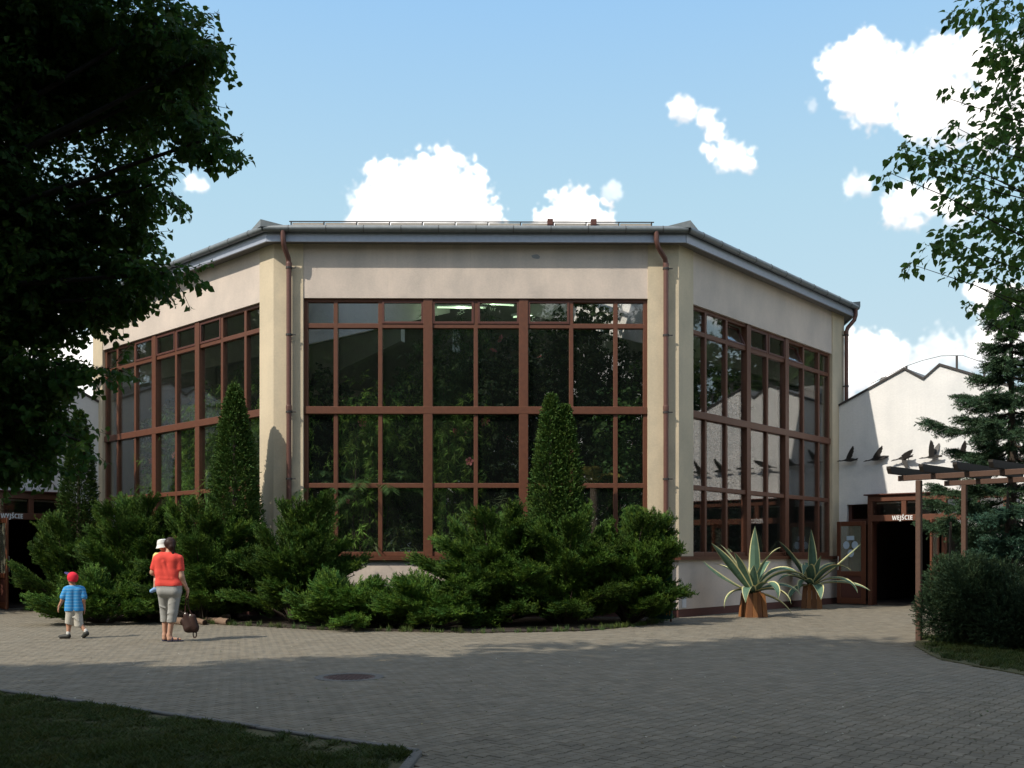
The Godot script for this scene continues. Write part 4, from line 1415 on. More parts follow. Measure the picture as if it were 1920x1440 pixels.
# ------------------------------------------------------------------ the white entrance wings either side
# local frame: x along the wall as seen from outside, z outwards; u = +1 runs right from the corner, -1 runs left
func wing(label: String, xf: Transform3D, u: float, sign_: String, sign_x: float) -> void:
	var t := thing("entrance_wing", label, "building", xf)
	var top := [Vector2(0, 5.74), Vector2(1.90, 6.58), Vector2(2.41, 6.24), Vector2(2.84, 6.58), Vector2(4.74, 5.76), Vector2(6.6, 5.0)]
	var out := [Vector2(0, 0), Vector2(0.24, 0), Vector2(0.24, 2.87), Vector2(4.70, 2.87), Vector2(4.70, 0), Vector2(6.6, 0)]
	var poly := PackedVector2Array()
	for p in out:
		poly.append(Vector2(p.x * u, p.y))
	for k in range(top.size() - 1, -1, -1):
		poly.append(Vector2(top[k].x * u, top[k].y))
	var m := Mb.new()
	m.prism(poly, -0.30, 0.0)
	put("wall", m.mesh(), mats.white_wall, t)
	m = Mb.new()
	m.span(6.28 * u, 6.58 * u, 0, 5.0, -7.0, -0.30)
	put("side_wall", m.mesh(), mats.white_wall, t)
	for k in top.size() - 1:
		var a := Vector2(top[k].x * u, top[k].y)
		var b := Vector2(top[k + 1].x * u, top[k + 1].y)
		m = Mb.new()
		m.prism(PackedVector2Array([a, b, b + Vector2(0, 0.055), a + Vector2(0, 0.055)]), -6.9, 0.02)
		var rf := put("roof", m.mesh(), mats.roofing, t)
		m = Mb.new()
		m.prism(PackedVector2Array([a + Vector2(0, 0.0), b + Vector2(0, 0.0), b + Vector2(0, 0.062), a + Vector2(0, 0.062)]), 0.021, 0.04)
		put("verge_trim", m.mesh(), mats.iron, rf)
	m = Mb.new()
	var wire := []
	for p in [[0.9, 6.32], [1.9, 6.70], [2.35, 6.80], [2.84, 6.86], [3.4, 6.80], [3.9, 6.55], [4.6, 6.1], [5.5, 5.7]]:
		wire.append(Vector3(p[0] * u, p[1], -0.12))
	m.tube(wire, [0.008], 4)
	for p in [[1.9, 6.6, 6.70], [3.25, 6.4, 6.82], [3.95, 6.1, 6.53]]:
		m.span(p[0] * u - 0.025, p[0] * u + 0.025, p[1], p[2], -0.14, -0.10)
	put("lightning_wire", m.mesh(), mats.iron, t)
	m = Mb.new()
	m.prism(PackedVector2Array([Vector2(0.42 * u, 5.85), Vector2(1.55 * u, 5.85), Vector2(1.4 * u, 6.62), Vector2(0.85 * u, 6.62)]), -2.1, -1.0)
	put("roof_hatch", m.mesh(), mats.concrete, t)
	# the dark hall behind the opening
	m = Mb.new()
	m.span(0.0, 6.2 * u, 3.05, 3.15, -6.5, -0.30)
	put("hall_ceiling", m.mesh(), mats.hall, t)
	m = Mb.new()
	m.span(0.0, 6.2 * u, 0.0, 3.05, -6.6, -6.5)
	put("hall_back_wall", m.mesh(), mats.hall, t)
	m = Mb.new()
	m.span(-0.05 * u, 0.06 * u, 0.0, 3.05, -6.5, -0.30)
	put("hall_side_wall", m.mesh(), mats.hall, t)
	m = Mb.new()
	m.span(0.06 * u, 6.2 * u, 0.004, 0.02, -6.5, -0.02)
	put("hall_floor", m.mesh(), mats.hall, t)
	# the brown vestibule frame before it
	var p := node("vestibule_frame", t)
	var z1 := 0.55
	var lo := 1.06
	var hi := 4.72
	bars(p, "beam", mats.frame, lo * u, hi * u, 2.90, 3.07, 0.02, z1)
	bars(p, "cornice", mats.frame_dark, (lo - 0.09) * u, (hi + 0.09) * u, 3.072, 3.11, 0.02, z1 + 0.07)
	bars(p, "beam", mats.frame, lo * u, hi * u, 2.345, 2.52, z1 - 0.14, z1 - 0.003)
	for x in [1.12, 2.06, 3.12, 3.95, 4.66]:
		bars(p, "post", mats.frame, (x - 0.065) * u, (x + 0.065) * u, 2.51, 2.905, z1 - 0.13, z1 - 0.008)
	for x in [1.12, 3.12, 4.66]:
		bars(p, "post", mats.frame, (x - 0.06) * u, (x + 0.06) * u, 0.0, 2.35, z1 - 0.13, z1 - 0.01)
	for x in [[1.18, 2.0], [2.12, 3.06], [3.18, 3.89], [4.01, 4.6]]:
		bars(p, "pane", mats.glass, x[0] * u, x[1] * u, 2.50, 2.91, z1 - 0.085, z1 - 0.06, 0.0)
	bars(p, "pane", mats.glass, 3.17 * u, 4.61 * u, 0.95, 2.36, z1 - 0.085, z1 - 0.06, 0.0)
	bars(p, "lower_panel", mats.frame_dark, 3.17 * u, 4.61 * u, 0.02, 0.95, z1 - 0.10, z1 - 0.05)
	bars(p, "side_panel", mats.frame_dark, 1.07 * u, 1.12 * u, 0.0, 2.9, 0.02, z1 - 0.14)
	bars(p, "side_panel", mats.frame_dark, 4.64 * u, 4.70 * u, 0.0, 2.9, 0.02, z1 - 0.14)
	# inner doors a step back in the dark
	bars(p, "inner_frame", mats.frame_dark, 0.24 * u, 0.34 * u, 0.0, 2.86, -0.26, -0.1)
	bars(p, "inner_frame", mats.frame_dark, 0.34 * u, 1.1 * u, 2.30, 2.45, -0.25, -0.1)
	var tm := TextMesh.new()
	var sf := SystemFont.new()
	sf.font_names = PackedStringArray(["Droid Sans"])
	sf.font_weight = 800
	tm.text = sign_
	tm.font = sf
	tm.font_size = 64
	tm.pixel_size = 0.0026
	tm.depth = 0.012
	tm.curve_step = 2.0
	var s := put("sign_lettering", tm, mats.lettering, p, Transform3D(Basis().scaled(Vector3(0.86, 1, 1)), Vector3(sign_x, 2.432, z1 + 0.004)))
	s.set_meta("label", "white letters reading " + sign_)
	# leaves of the entrance door, folded open
	for d in [[0.20, 1.03, 0.0], [3.04, 3.90, 1.0]]:
		var leaf := node("door", t)
		if d[2] == 0.0:
			leaf.transform = Transform3D(Basis(), Vector3(minf(d[0] * u, d[1] * u), 0.03, z1 + 0.02))
		else:
			leaf.transform = Transform3D(Basis(Vector3.UP, -PI * 0.47 * u), Vector3(3.02 * u, 0.03, z1 + 0.02 + (0.84 if u < 0 else 0.0)))
			if u < 0:
				leaf.transform = Transform3D(Basis(Vector3.UP, PI * 0.47), Vector3(-3.02, 0.03, z1 + 0.88))
		var w := 0.83
		bars(leaf, "stile", mats.door_wood, 0, 0.11, 0, 2.33, 0, 0.05)
		bars(leaf, "stile", mats.door_wood, w - 0.13, w, 0, 2.33, 0, 0.05)
		bars(leaf, "rail", mats.door_wood, 0.11, w - 0.13, 2.20, 2.33, 0.002, 0.048)
		bars(leaf, "rail", mats.door_wood, 0.11, w - 0.13, 0.78, 0.92, 0.002, 0.048)
		bars(leaf, "rail", mats.door_wood, 0.11, w - 0.13, 0.0, 0.17, 0.002, 0.048)
		bars(leaf, "panel", mats.frame_dark, 0.11, w - 0.13, 0.17, 0.78, 0.015, 0.035)
		bars(leaf, "pane", mats.frosted, 0.11, w - 0.13, 0.92, 2.20, 0.018, 0.030, 0.0)
		bars(leaf, "handle", mats.steel, 0.03, 0.06, 0.95, 1.35, 0.052, 0.085)
		if d[2] == 0.0 and u > 0:
			for q in [[0.27, 1.66], [0.52, 1.66], [0.40, 1.43]]:
				var em := Mb.new()
				em.lathe([Vector2(0.092, 0.0), Vector2(0.092, 0.004), Vector2(0, 0.004)], 22, Transform3D(Basis(Vector3.RIGHT, PI / 2), Vector3.ZERO))
				put("sticker", em.mesh(), mats.sticker, leaf, Transform3D(Basis().scaled(Vector3(1.0, 1.2, 1)), Vector3(q[0], q[1], 0.031)))
			bars(leaf, "sticker", mats.sticker, 0.28, 0.50, 1.80, 1.92, 0.0305, 0.0335, 0.0)


# ------------------------------------------------------------------ outdoor pieces
func pergola() -> void:
	var p1 := ground_at(1723, 1202)
	var t := thing("pergola", "dark brown timber pergola with tilted rafters beside the entrance", "pergola", move(p1))
	var d := Vector3(0.68, 0, 0.733)
	var e := Vector3(0.733, 0, -0.68)
	var b := Basis(d, Vector3.UP, d.cross(Vector3.UP))
	for q in [[0.0, 0.0], [0.0, 1.75], [2.5, 0.0], [2.5, 1.75]]:
		var m := Mb.new()
		m.box(Vector3(0, 1.32, 0), Vector3(0.085, 2.64, 0.085), Basis(), 0.008)
		put("post", m.mesh(), mats.pergola_wood, t, Transform3D(b, d * q[0] + e * q[1]))
	for n in [0.0, 1.75]:
		var m := Mb.new()
		m.box(Vector3(1.40, 2.69, 0), Vector3(3.5, 0.09, 0.05), Basis(), 0.006)
		put("beam", m.mesh(), mats.pergola_wood, t, Transform3D(b, e * n))
	for k in 7:
		var m := Mb.new()
		var len_ := 2.7
		m.prism(PackedVector2Array([Vector2(-len_ / 2, 0.01), Vector2(-len_ / 2 + 0.05, -0.07), Vector2(len_ / 2 - 0.05, -0.07), Vector2(len_ / 2, 0.01), Vector2(len_ / 2, 0.05), Vector2(-len_ / 2, 0.05)]), -0.035, 0.035)
		put("rafter", m.mesh(), mats.pergola_backlit, t, Transform3D(Basis(e, Vector3.UP, e.cross(Vector3.UP)), d * (-0.30 + 0.54 * k) + e * 0.90 + Vector3(0, 2.815, 0)))


func zoo_board() -> void:
	var p := ground_at(1252, 1166)
	var t := thing("painted_board", "green board painted with an ochre giraffe half hidden behind the juniper", "sign board", move(p, -0.35))
	var m := Mb.new()
	m.span(-0.32, 0.1, 0.06, 1.02, -0.02, 0.02, 0.01)
	put("panel", m.mesh(), mats.green_board, t)
	m = Mb.new()
	m.prism(PackedVector2Array([Vector2(-0.06, 0.82), Vector2(-0.02, 0.86), Vector2(0.0, 0.80), Vector2(0.03, 0.62), Vector2(0.07, 0.55), Vector2(0.07, 0.42), Vector2(0.055, 0.14), Vector2(0.035, 0.14), Vector2(0.03, 0.40), Vector2(0.0, 0.40), Vector2(-0.012, 0.14), Vector2(-0.03, 0.14), Vector2(-0.02, 0.48), Vector2(-0.03, 0.60), Vector2(-0.035, 0.78)]), 0.021, 0.026)
	put("giraffe_figure", m.mesh(), mats.ochre_paint, t)
	for x in [-0.34, 0.06]:
		m = Mb.new()
		m.span(x - 0.02, x + 0.02, 0.0, 0.95, -0.065, -0.022)
		put("leg", m.mesh(), mats.pergola_wood, t)


func logs() -> void:
	R.seed = 5
	var n := 0
	for q in [[283, 1160, 345, 1172, 0.085], [388, 1168, 428, 1172, 0.075], [352, 1166, 384, 1172, 0.06]]:
		var a := ground_at(q[0], q[1])
		var b := ground_at(q[2], q[3])
		var mid := (a + b) / 2.0
		var m := Mb.new()
		var pts := []
		var rs := []
		for k in 9:
			var s := k / 8.0
			pts.append(a.lerp(b, s) - mid + Vector3(rr(-0.01, 0.01), q[4] * 0.8 + rr(-0.01, 0.01), rr(-0.01, 0.01)))
			rs.append(q[4] * rr(0.88, 1.08))
		m.tube(pts, rs, 11)
		tag(put("edging_log", m.mesh(), mats.log_bark, null, move(mid)), ["long weathered log edging the bed behind the woman's legs", "pale short log on the bed edge beyond the handbag", "thin log lying on the bed edge beside the handbag"][n], "log", "logs edging the bed")
		n += 1


func paver_mesh(seed_: int) -> ArrayMesh:  # an H-shaped paving stone, 20 cm by 15 cm, with a chamfered rim
	R.seed = seed_
	var hw := func(x: float) -> float:
		var q := absf(x) / 0.1
		return 0.0745 + 0.0125 * clampf((q - 0.5) / 0.18, -1.0, 1.0)
	var outline := []
	for x in [-0.0975, -0.068, -0.032, 0.032, 0.068, 0.0975]:
		outline.append(Vector2(x, -hw.call(x)))
	for x in [0.0975, 0.068, 0.032, -0.032, -0.068, -0.0975]:
		outline.append(Vector2(x, hw.call(x)))
	var m := Mb.new()
	m.col = Color.WHITE
	var inn := outline.map(func(p): return Vector2(p.x * 0.94, p.y * 0.92))
	for k in 5:
		m.quad(Vector3(inn[k].x, 0, inn[11 - k].y), Vector3(inn[k + 1].x, 0, inn[10 - k].y), Vector3(inn[k + 1].x, 0, inn[k + 1].y), Vector3(inn[k].x, 0, inn[k].y))
	for k in 12:
		var a: Vector2 = outline[k]
		var b: Vector2 = outline[(k + 1) % 12]
		var c: Vector2 = inn[k]
		var d: Vector2 = inn[(k + 1) % 12]
		m.quad(Vector3(c.x, 0, c.y), Vector3(d.x, 0, d.y), Vector3(b.x, -0.004, b.y), Vector3(a.x, -0.004, a.y))
		m.quad(Vector3(a.x, -0.004, a.y), Vector3(b.x, -0.004, b.y), Vector3(b.x, -0.02, b.y), Vector3(a.x, -0.02, a.y))
	for k in m.v.size():
		m.v[k] *= Vector3(0.703, 1.0, 0.700)
	return m.mesh()


var lawn_edge: PackedVector2Array
var bed_edge: PackedVector2Array
var right_bed: PackedVector2Array


func inside_any(p: Vector2) -> bool:
	return Geometry2D.is_point_in_polygon(p, lawn_edge) or Geometry2D.is_point_in_polygon(p, bed_edge) or Geometry2D.is_point_in_polygon(p, right_bed)


func paving() -> void:
	R.seed = 3
	var base := Mb.new()
	base.plan(PackedVector2Array([Vector2(-24, 4), Vector2(20, 4), Vector2(20, -30), Vector2(-24, -30)]), -0.08, -0.009)
	var pav := struct("pavement", base.mesh(), mats.joint)
	var e := Vector3(0.66, 0, -0.7513)
	var d := Vector3(0.7513, 0, 0.66)
	var list := []
	for row in range(-280, 280):
		for k in range(-240, 240):
			var p: Vector3 = e * (k * 0.1445 + (0.072 if row % 2 else 0.0)) + d * (row * 0.1095) + Vector3(-1, 0, -16)
			if p.z > -4.5 or p.z < -29.5 or absf(p.x) > -p.z * 0.512 + 1.6:
				continue
			var q := Vector2(p.x, p.z)
			if inside_any(q) or q.distance_to(manhole) < 0.37:
				continue
			if p.z < -20.0 and (Geometry2D.is_point_in_polygon(q, PackedVector2Array(PV)) or (p - wing_r.origin).dot(wing_r.basis.z) < 0.02 and p.x > 9.0 or (p - wing_l.origin).dot(wing_l.basis.z) < 0.02 and p.x < -11.0):
				continue
			var seen_ := absf(p.x) < -p.z * 0.50 and p.z < -6.75
			list.append([(-p.z) + (0.0 if seen_ else 100.0), p])
	list.sort_custom(func(a, b): return a[0] < b[0])
	var turn := Basis(e, Vector3.UP, d)
	var xfs := []
	var cols := PackedColorArray()
	var tones := []
	for k in 6:
		var mm: StandardMaterial3D = mats.paver.duplicate()
		mm.albedo_color = Color.WHITE * [0.88, 0.94, 0.98, 1.0, 0.92, 0.96][k]
		mm.albedo_color.a = 1.0
		tones.append(mm)
	for k in list.size():
		var p: Vector3 = list[k][1]
		var tilt := turn * Basis(Vector3.RIGHT, rr(-0.006, 0.006)) * Basis(Vector3.BACK, rr(-0.006, 0.006))
		var xf := Transform3D(tilt, p + Vector3(0, rr(-0.002, 0.0015), 0))
		if k < NEAR_PAVERS:
			put("paver", meshes.paver, tones[R.randi() % 6], pav, xf)
		else:
			xfs.append(xf)
			cols.append(tint(Color(1, 1, 1), 0.86, 1.06, 0.02))
	many("paver_field", meshes.paver, mats.paver, xfs, cols, pav)


const manhole := Vector2(-1.89, -11.65)
var wing_r := Transform3D(Basis(Vector3(0.752, 0, 0.659), Vector3.UP, Vector3(-0.659, 0, 0.752)), Vector3(9.53, 0, -29.22))
var wing_l := Transform3D(Basis(Vector3(0.6816, 0, -0.7317), Vector3.UP, Vector3(0.7317, 0, 0.6816)), Vector3(-11.77, 0, -28.54))


func manhole_cover() -> void:
	var t := thing("manhole_cover", "round rusty iron manhole cover set in the paving", "manhole cover", move(Vector3(manhole.x, 0, manhole.y)))
	var m := Mb.new()
	m.lathe([Vector2(0.30, -0.03), Vector2(0.30, -0.004), Vector2(0.26, -0.004), Vector2(0.26, -0.012)], 40)
	put("frame", m.mesh(), mats.rust, t)
	m = Mb.new()
	m.lathe([Vector2(0.252, -0.03), Vector2(0.252, -0.008), Vector2(0.0, -0.008)], 40)
	put("lid", m.mesh(), mats.rust, t)
	m = Mb.new()
	for x in range(-4, 5):
		for z in range(-4, 5):
			if Vector2(x, z).length() < 4.3:
				m.box(Vector3(x * 0.052, -0.006, z * 0.052), Vector3(0.034, 0.007, 0.034))
	put("stud_pattern", m.mesh(), mats.rust, t)
	m = Mb.new()
	m.lathe([Vector2(0.40, -0.03), Vector2(0.40, 0.002), Vector2(0.302, 0.001), Vector2(0.302, -0.03)], 40)
	put("mortar_ring", m.mesh(), mats.kerb, t)


func kerb(p: Array, called: String) -> void:  # edging stones set on edge, one by one
	var k_ := tag(node(called), "", "") as Node3D
	k_.remove_meta("label")
	k_.remove_meta("category")
	k_.set_meta("kind", "structure")
	for s in p.size() - 1:
		var a: Vector3 = p[s]
		var b: Vector3 = p[s + 1]
		var l := a.distance_to(b)
		var n := maxi(1, roundi(l / 0.8))
		var d := (b - a).normalized()
		for q in n:
			var m := Mb.new()
			m.box(Vector3(0, -0.045, 0), Vector3(l / n - 0.008, 0.16, 0.07), Basis(), 0.008)
			put("edging_stone", m.mesh(), mats.kerb, k_, Transform3D(Basis(d, Vector3.UP, d.cross(Vector3.UP)), a + d * l * (q + 0.5) / n + Vector3(0, rr(-0.006, 0.004), 0)))


func grass(called: String, poly: PackedVector2Array, n: int, label: String, hi: float, seed_: int, dry := 0.25) -> void:
	R.seed = seed_
	var lo := Vector2(1e9, 1e9)
	var up := -lo
	for p in poly:
		lo = lo.min(p)
		up = up.max(p)
	var xfs := []
	var cols := PackedColorArray()
	var nz := FastNoiseLite.new()
	nz.seed = seed_
	nz.frequency = 0.9
	var tries := 0
	while xfs.size() < n and tries < n * 6:
		tries += 1
		var p := Vector2(rr(lo.x, up.x), rr(lo.y, up.y))
		if not Geometry2D.is_point_in_polygon(p, poly):
			continue
		var edge := 1e9
		for k in poly.size():
			edge = minf(edge, Geometry2D.get_closest_point_to_segment(p, poly[k], poly[(k + 1) % poly.size()]).distance_to(p))
		var v := nz.get_noise_2d(p.x, p.y)
		if edge < 0.07 or rr(0, 1) > 0.38 + v * 1.2 + clampf(edge * 0.7, 0.0, 0.6):
			continue
		var s := hi * rr(0.5, 1.25) * (0.8 + 0.5 * v)
		xfs.append(Transform3D(Basis(Vector3.UP, rr(0, TAU)).scaled(Vector3(1.1, s / 0.1, 1.1)), Vector3(p.x, 0.012, p.y)))
		cols.append(tint(Color(0.055, 0.085, 0.020).lerp(Color(0.20, 0.15, 0.06), dry * pow(rr(0, 1), 2.5)), 0.7, 1.3, 0.15))
	var o := many(called, meshes.tuft, mats.leaf_thin, xfs, cols)
	o.set_meta("label", label)
	o.set_meta("category", "grass")


func tuft() -> ArrayMesh:
	R.seed = 9
	var m := Mb.new()
	for k in 14:
		var a := rr(0, TAU)
		var q := rr(0.0, 0.05)
		var p := Vector3(cos(a * 1.7) * q, 0, sin(a * 1.7) * q)
		var d := Vector3(cos(a) * 0.05, rr(0.05, 0.1), sin(a) * 0.05)
		m.col = Color.WHITE * rr(0.75, 1.25)
		m.col.a = 1.0
		var x := Vector3(-sin(a), 0, cos(a)) * 0.004
		m.tri(p - x, p + x, p + d * 0.6 + Vector3(0, 0.01, 0) + x * 0.7)
		m.tri(p - x, p + d * 0.6 + Vector3(0, 0.01, 0) + x * 0.7, p + d)
	return m.mesh()


func _ready() -> void:
	# camera: level, with the lens shifted up, as the upright walls in the photograph ask
	var cam := Camera3D.new()
	cam.name = "camera"
	cam.projection = Camera3D.PROJECTION_FRUSTUM
	cam.near = 0.1
	cam.far = 900.0
	cam.size = 1440.0 / F * cam.near
	cam.frustum_offset = Vector2(0.0, 320.0 / F * cam.near)
	cam.position = Vector3(0, EYE, 0)
	add_child(cam)
	cam.current = true
	var env := Environment.new()
	env.background_mode = Environment.BG_SKY
	var sky := Sky.new()
	var pan := PanoramaSkyMaterial.new()
	pan.panorama = sky_picture()
	sky.sky_material = pan
	env.sky = sky
	env.tonemap_mode = Environment.TONE_MAPPER_LINEAR
	env.tonemap_exposure = 1.0
	env.sdfgi_enabled = true
	env.ssao_enabled = true
	env.ssil_enabled = true
	var we := WorldEnvironment.new()
	we.name = "world_environment"
	we.environment = env
	add_child(we)
	var sun := DirectionalLight3D.new()
	sun.name = "sun"
	sun.light_energy = 1.45
	sun.light_color = Color(1.0, 0.965, 0.90)
	sun.light_angular_distance = 0.5
	sun.shadow_enabled = true
	sun.look_at_from_position(Vector3.ZERO, Vector3(0.788, -1.03, -0.616), Vector3.UP)
	add_child(sun)

	materials()
	shapes()

	# outlines on the ground, (x, z)
	var g2 := func(px: float, py: float) -> Vector2:
		var p := ground_at(px, py)
		return Vector2(p.x, p.z)
	var k0: Vector2 = g2.call(-260, 1262)
	var k1: Vector2 = g2.call(250, 1334)
	var k2: Vector2 = g2.call(783, 1414)
	var k3: Vector2 = g2.call(755, 1450)
	lawn_edge = PackedVector2Array([Vector2(-22, k0.y - 1.5), k0, k1, k2, k3, Vector2(-0.9, 6), Vector2(-22, 6)])
	bed_edge = PackedVector2Array([Vector2(-12.6, -28.2), Vector2(-12.7, -25.9), g2.call(120, 1152), g2.call(200, 1163), g2.call(400, 1170), g2.call(600, 1181), g2.call(900, 1187), g2.call(1100, 1183), g2.call(1220, 1171), Vector2(3.5, -22.4), Vector2(3.5, -23), Vector2(-5.5, -23), Vector2(-12.0, -28.9)])
	right_bed = PackedVector2Array([g2.call(1715, 1212), g2.call(1760, 1236), g2.call(1830, 1250), g2.call(1930, 1268), Vector2(9, -11.0), Vector2(16, -10.0), Vector2(15, -23.5), Vector2(12.2, -24.4), Vector2(8.3, -18.0), g2.call(1722, 1196)])

	# the ground: one great sheet, then paving, lawns and beds
	var m := Mb.new()
	m.plan(PackedVector2Array([Vector2(-400, 400), Vector2(400, 400), Vector2(400, -400), Vector2(-400, -400)]), -0.5, -0.085)
	struct("ground", m.mesh(), mats.meadow)
	paving()
	m = Mb.new()
	m.plan(lawn_edge, -0.06, 0.012)
	struct("lawn_ground", m.mesh(), mats.turf)
	m = Mb.new()
	m.plan(bed_edge, -0.06, 0.02)
	struct("bed_ground", m.mesh(), mats.soil)
	m = Mb.new()
	m.plan(right_bed, -0.06, 0.014)
	struct("verge_ground", m.mesh(), mats.turf)
	R.seed = 8
	var gv := func(v: Vector2) -> Vector3: return Vector3(v.x, 0.0, v.y)
	kerb([gv.call(k0), gv.call(k1), gv.call(k2)], "lawn_kerb")
	kerb([gv.call(k2), gv.call(k3), Vector3(-0.9, 0, 1.0)], "path_kerb")
	manhole_cover()

	pavilion()
	wing("white gabled entrance wing joined to the shaded face of the pavilion", wing_r, 1.0, "WEJŚCIE", 2.03)
	wing("shaded exit wing behind the dark thuja with brown vestibule", wing_l, -1.0, "WYJŚCIE", -2.56)
	for k in 7:
		goose(["small dark goose flying next to the pavilion corner", "second goose from the pavilion corner crossed by the shadow edge", "goose with lowered wings throwing a long shadow", "goose with one wing raised like a mast", "goose half hidden by the spruce tip", "goose behind the thick of the spruce", "last goose of the row beyond the spruce"][k],
			wing_r * Transform3D(Basis(Vector3.BACK, [0.02, 0.12, 0.16, 0.04, -0.05, 0.1, 0.0][k]), Vector3(0.33 + k * 0.78, 4.16 - 0.02 * k, 0.13)), k % 5)
	pergola()
	zoo_board()
	logs()

	indoor_plants()
	garden()
	agaves()
	people()
	trees()

	grass("lawn_grass", PackedVector2Array([k0, k1, k2, k3, g2.call(300, 1520), g2.call(-500, 1480), g2.call(-500, 1300)]), 11000, "short trampled grass on the lawn inside the kerb", 0.065, 21)
	grass("verge_grass", PackedVector2Array([g2.call(1715, 1212), g2.call(1760, 1236), g2.call(1830, 1250), g2.call(2000, 1280), Vector2(9.5, -13.5), Vector2(9, -17.5), g2.call(1722, 1196)]), 2600, "patchy grass under the dark shrubs by the pergola", 0.09, 22)
	litter()


func materials() -> void:
	weathered("frieze", Color(0.575, 0.490, 0.430), 2)
	weathered("ochre", Color(0.58, 0.485, 0.35), 3)
	weathered("white_wall", Color(0.75, 0.74, 0.735), 4)
	surf("base_red", lin(0.115, 0.042, 0.032), lin(0.085, 0.034, 0.028), 0.8, 0.9, 0.02, 0.0, 0.0, 5)
	surf("frame", lin(0.135, 0.048, 0.024), lin(0.100, 0.036, 0.019), 0.5, 0.7, 0.02, 0.0, 0.0, 6)
	surf("frame_dark", lin(0.105, 0.035, 0.024), lin(0.08, 0.028, 0.02), 0.5, 0.7, 0.02, 0.0, 0.0, 7)
	surf("door_wood", lin(0.15, 0.050, 0.022), lin(0.10, 0.033, 0.016), 0.42, 1.1, 0.02, 0.0, 0.0, 8)
	surf("pipe", lin(0.165, 0.075, 0.058), lin(0.12, 0.055, 0.045), 0.45, 1.2, 0.02, 0.0, 0.2, 9)
	surf("iron", lin(0.05, 0.045, 0.045), lin(0.035, 0.03, 0.03), 0.6)
	surf("steel", lin(0.5, 0.48, 0.45), lin(0.5, 0.48, 0.45), 0.35, 1.0, 0.02, 0.0, 0.8)
	surf("zinc_pale", lin(0.43, 0.46, 0.54), lin(0.35, 0.38, 0.46), 0.5, 0.6, 0.02, 0.0, 0.25, 10)
	surf("zinc_dark", lin(0.22, 0.24, 0.25), lin(0.16, 0.175, 0.185), 0.45, 0.6, 0.02, 0.0, 0.3, 11)
	surf("soffit", lin(0.20, 0.19, 0.18), lin(0.15, 0.14, 0.14), 0.8)
	surf("roofing", lin(0.16, 0.165, 0.17), lin(0.11, 0.115, 0.12), 0.8, 0.5, 0.02, 0.0, 0.0, 12)
	surf("roof_board", lin(0.42, 0.38, 0.33), lin(0.32, 0.29, 0.26), 0.8, 0.9, 0.02, 0.0, 0.0, 13)
	surf("interior", lin(0.74, 0.73, 0.70), lin(0.66, 0.65, 0.62), 0.9, 0.4)
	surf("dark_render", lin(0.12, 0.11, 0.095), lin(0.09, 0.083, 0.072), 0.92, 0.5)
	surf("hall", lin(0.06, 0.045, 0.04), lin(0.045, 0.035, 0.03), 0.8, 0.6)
	surf("concrete", lin(0.30, 0.29, 0.28), lin(0.22, 0.215, 0.21), 0.9, 0.8, 0.02, 0.2, 0.0, 14)
	surf("bare", lin(0.33, 0.33, 0.34), lin(0.25, 0.25, 0.26), 0.95, 3.0)
	surf("pale_plastic", lin(0.62, 0.63, 0.66), lin(0.62, 0.63, 0.66), 0.5)
	surf("lettering", lin(0.82, 0.82, 0.82), lin(0.82, 0.82, 0.82), 0.5)
	surf("sticker", lin(0.45, 0.55, 0.66), lin(0.45, 0.55, 0.66), 0.4)
	surf("green_board", lin(0.012, 0.085, 0.062), lin(0.01, 0.065, 0.05), 0.5, 1.0)
	surf("ochre_paint", lin(0.45, 0.22, 0.04), lin(0.38, 0.19, 0.04), 0.6, 2.0)
	surf("pergola_wood", lin(0.100, 0.050, 0.030), lin(0.07, 0.035, 0.023), 0.7, 1.5, 0.02, 0.15, 0.0, 15)
	surf("pergola_backlit", lin(0.030, 0.021, 0.016), lin(0.020, 0.015, 0.011), 0.75, 1.5, 0.02, 0.15, 0.0, 16)  # rafter wood with its backlit shade put into the colour
	surf("tub_wood", lin(0.36, 0.155, 0.050), lin(0.22, 0.09, 0.032), 0.65, 2.2, 0.03, 0.3, 0.0, 17)
	surf("tub_wood_dark", lin(0.24, 0.10, 0.036), lin(0.14, 0.055, 0.022), 0.65, 2.2, 0.03, 0.3, 0.0, 18)
	surf("log_bark", lin(0.26, 0.17, 0.115), lin(0.15, 0.095, 0.065), 0.9, 2.5, 0.03, 0.6, 0.0, 19)
	surf("bark", lin(0.085, 0.062, 0.045), lin(0.045, 0.034, 0.026), 0.9, 2.0, 0.03, 0.8, 0.0, 20)
	surf("goose", lin(0.055, 0.050, 0.048), lin(0.035, 0.032, 0.032), 0.5, 2.0, 0.02, 0.0, 0.3)
	surf("rust", lin(0.085, 0.040, 0.038), lin(0.055, 0.030, 0.030), 0.7, 4.0, 0.03, 0.2, 0.0, 22)
	surf("kerb", lin(0.16, 0.155, 0.145), lin(0.10, 0.098, 0.092), 0.9, 1.8, 0.03, 0.4, 0.0, 23)
	surf("joint", lin(0.050, 0.046, 0.034), lin(0.035, 0.042, 0.022), 0.95, 0.9, 0.03, 0.3, 0.0, 24)
	surf("soil", lin(0.050, 0.036, 0.024), lin(0.028, 0.021, 0.015), 0.95, 1.4, 0.03, 1.2, 0.0, 25)
	surf("turf", lin(0.115, 0.095, 0.045), lin(0.060, 0.068, 0.024), 0.95, 1.2, 0.03, 1.0, 0.0, 26)
	surf("meadow", lin(0.085, 0.095, 0.040), lin(0.055, 0.070, 0.025), 0.95, 0.3, 0.02, 0.0, 0.0, 27)
	# paving stones: fine speckle, and broad stains that run over many stones
	var p := StandardMaterial3D.new()
	p.resource_name = "paver"
	p.roughness = 0.88
	p.vertex_color_use_as_albedo = true
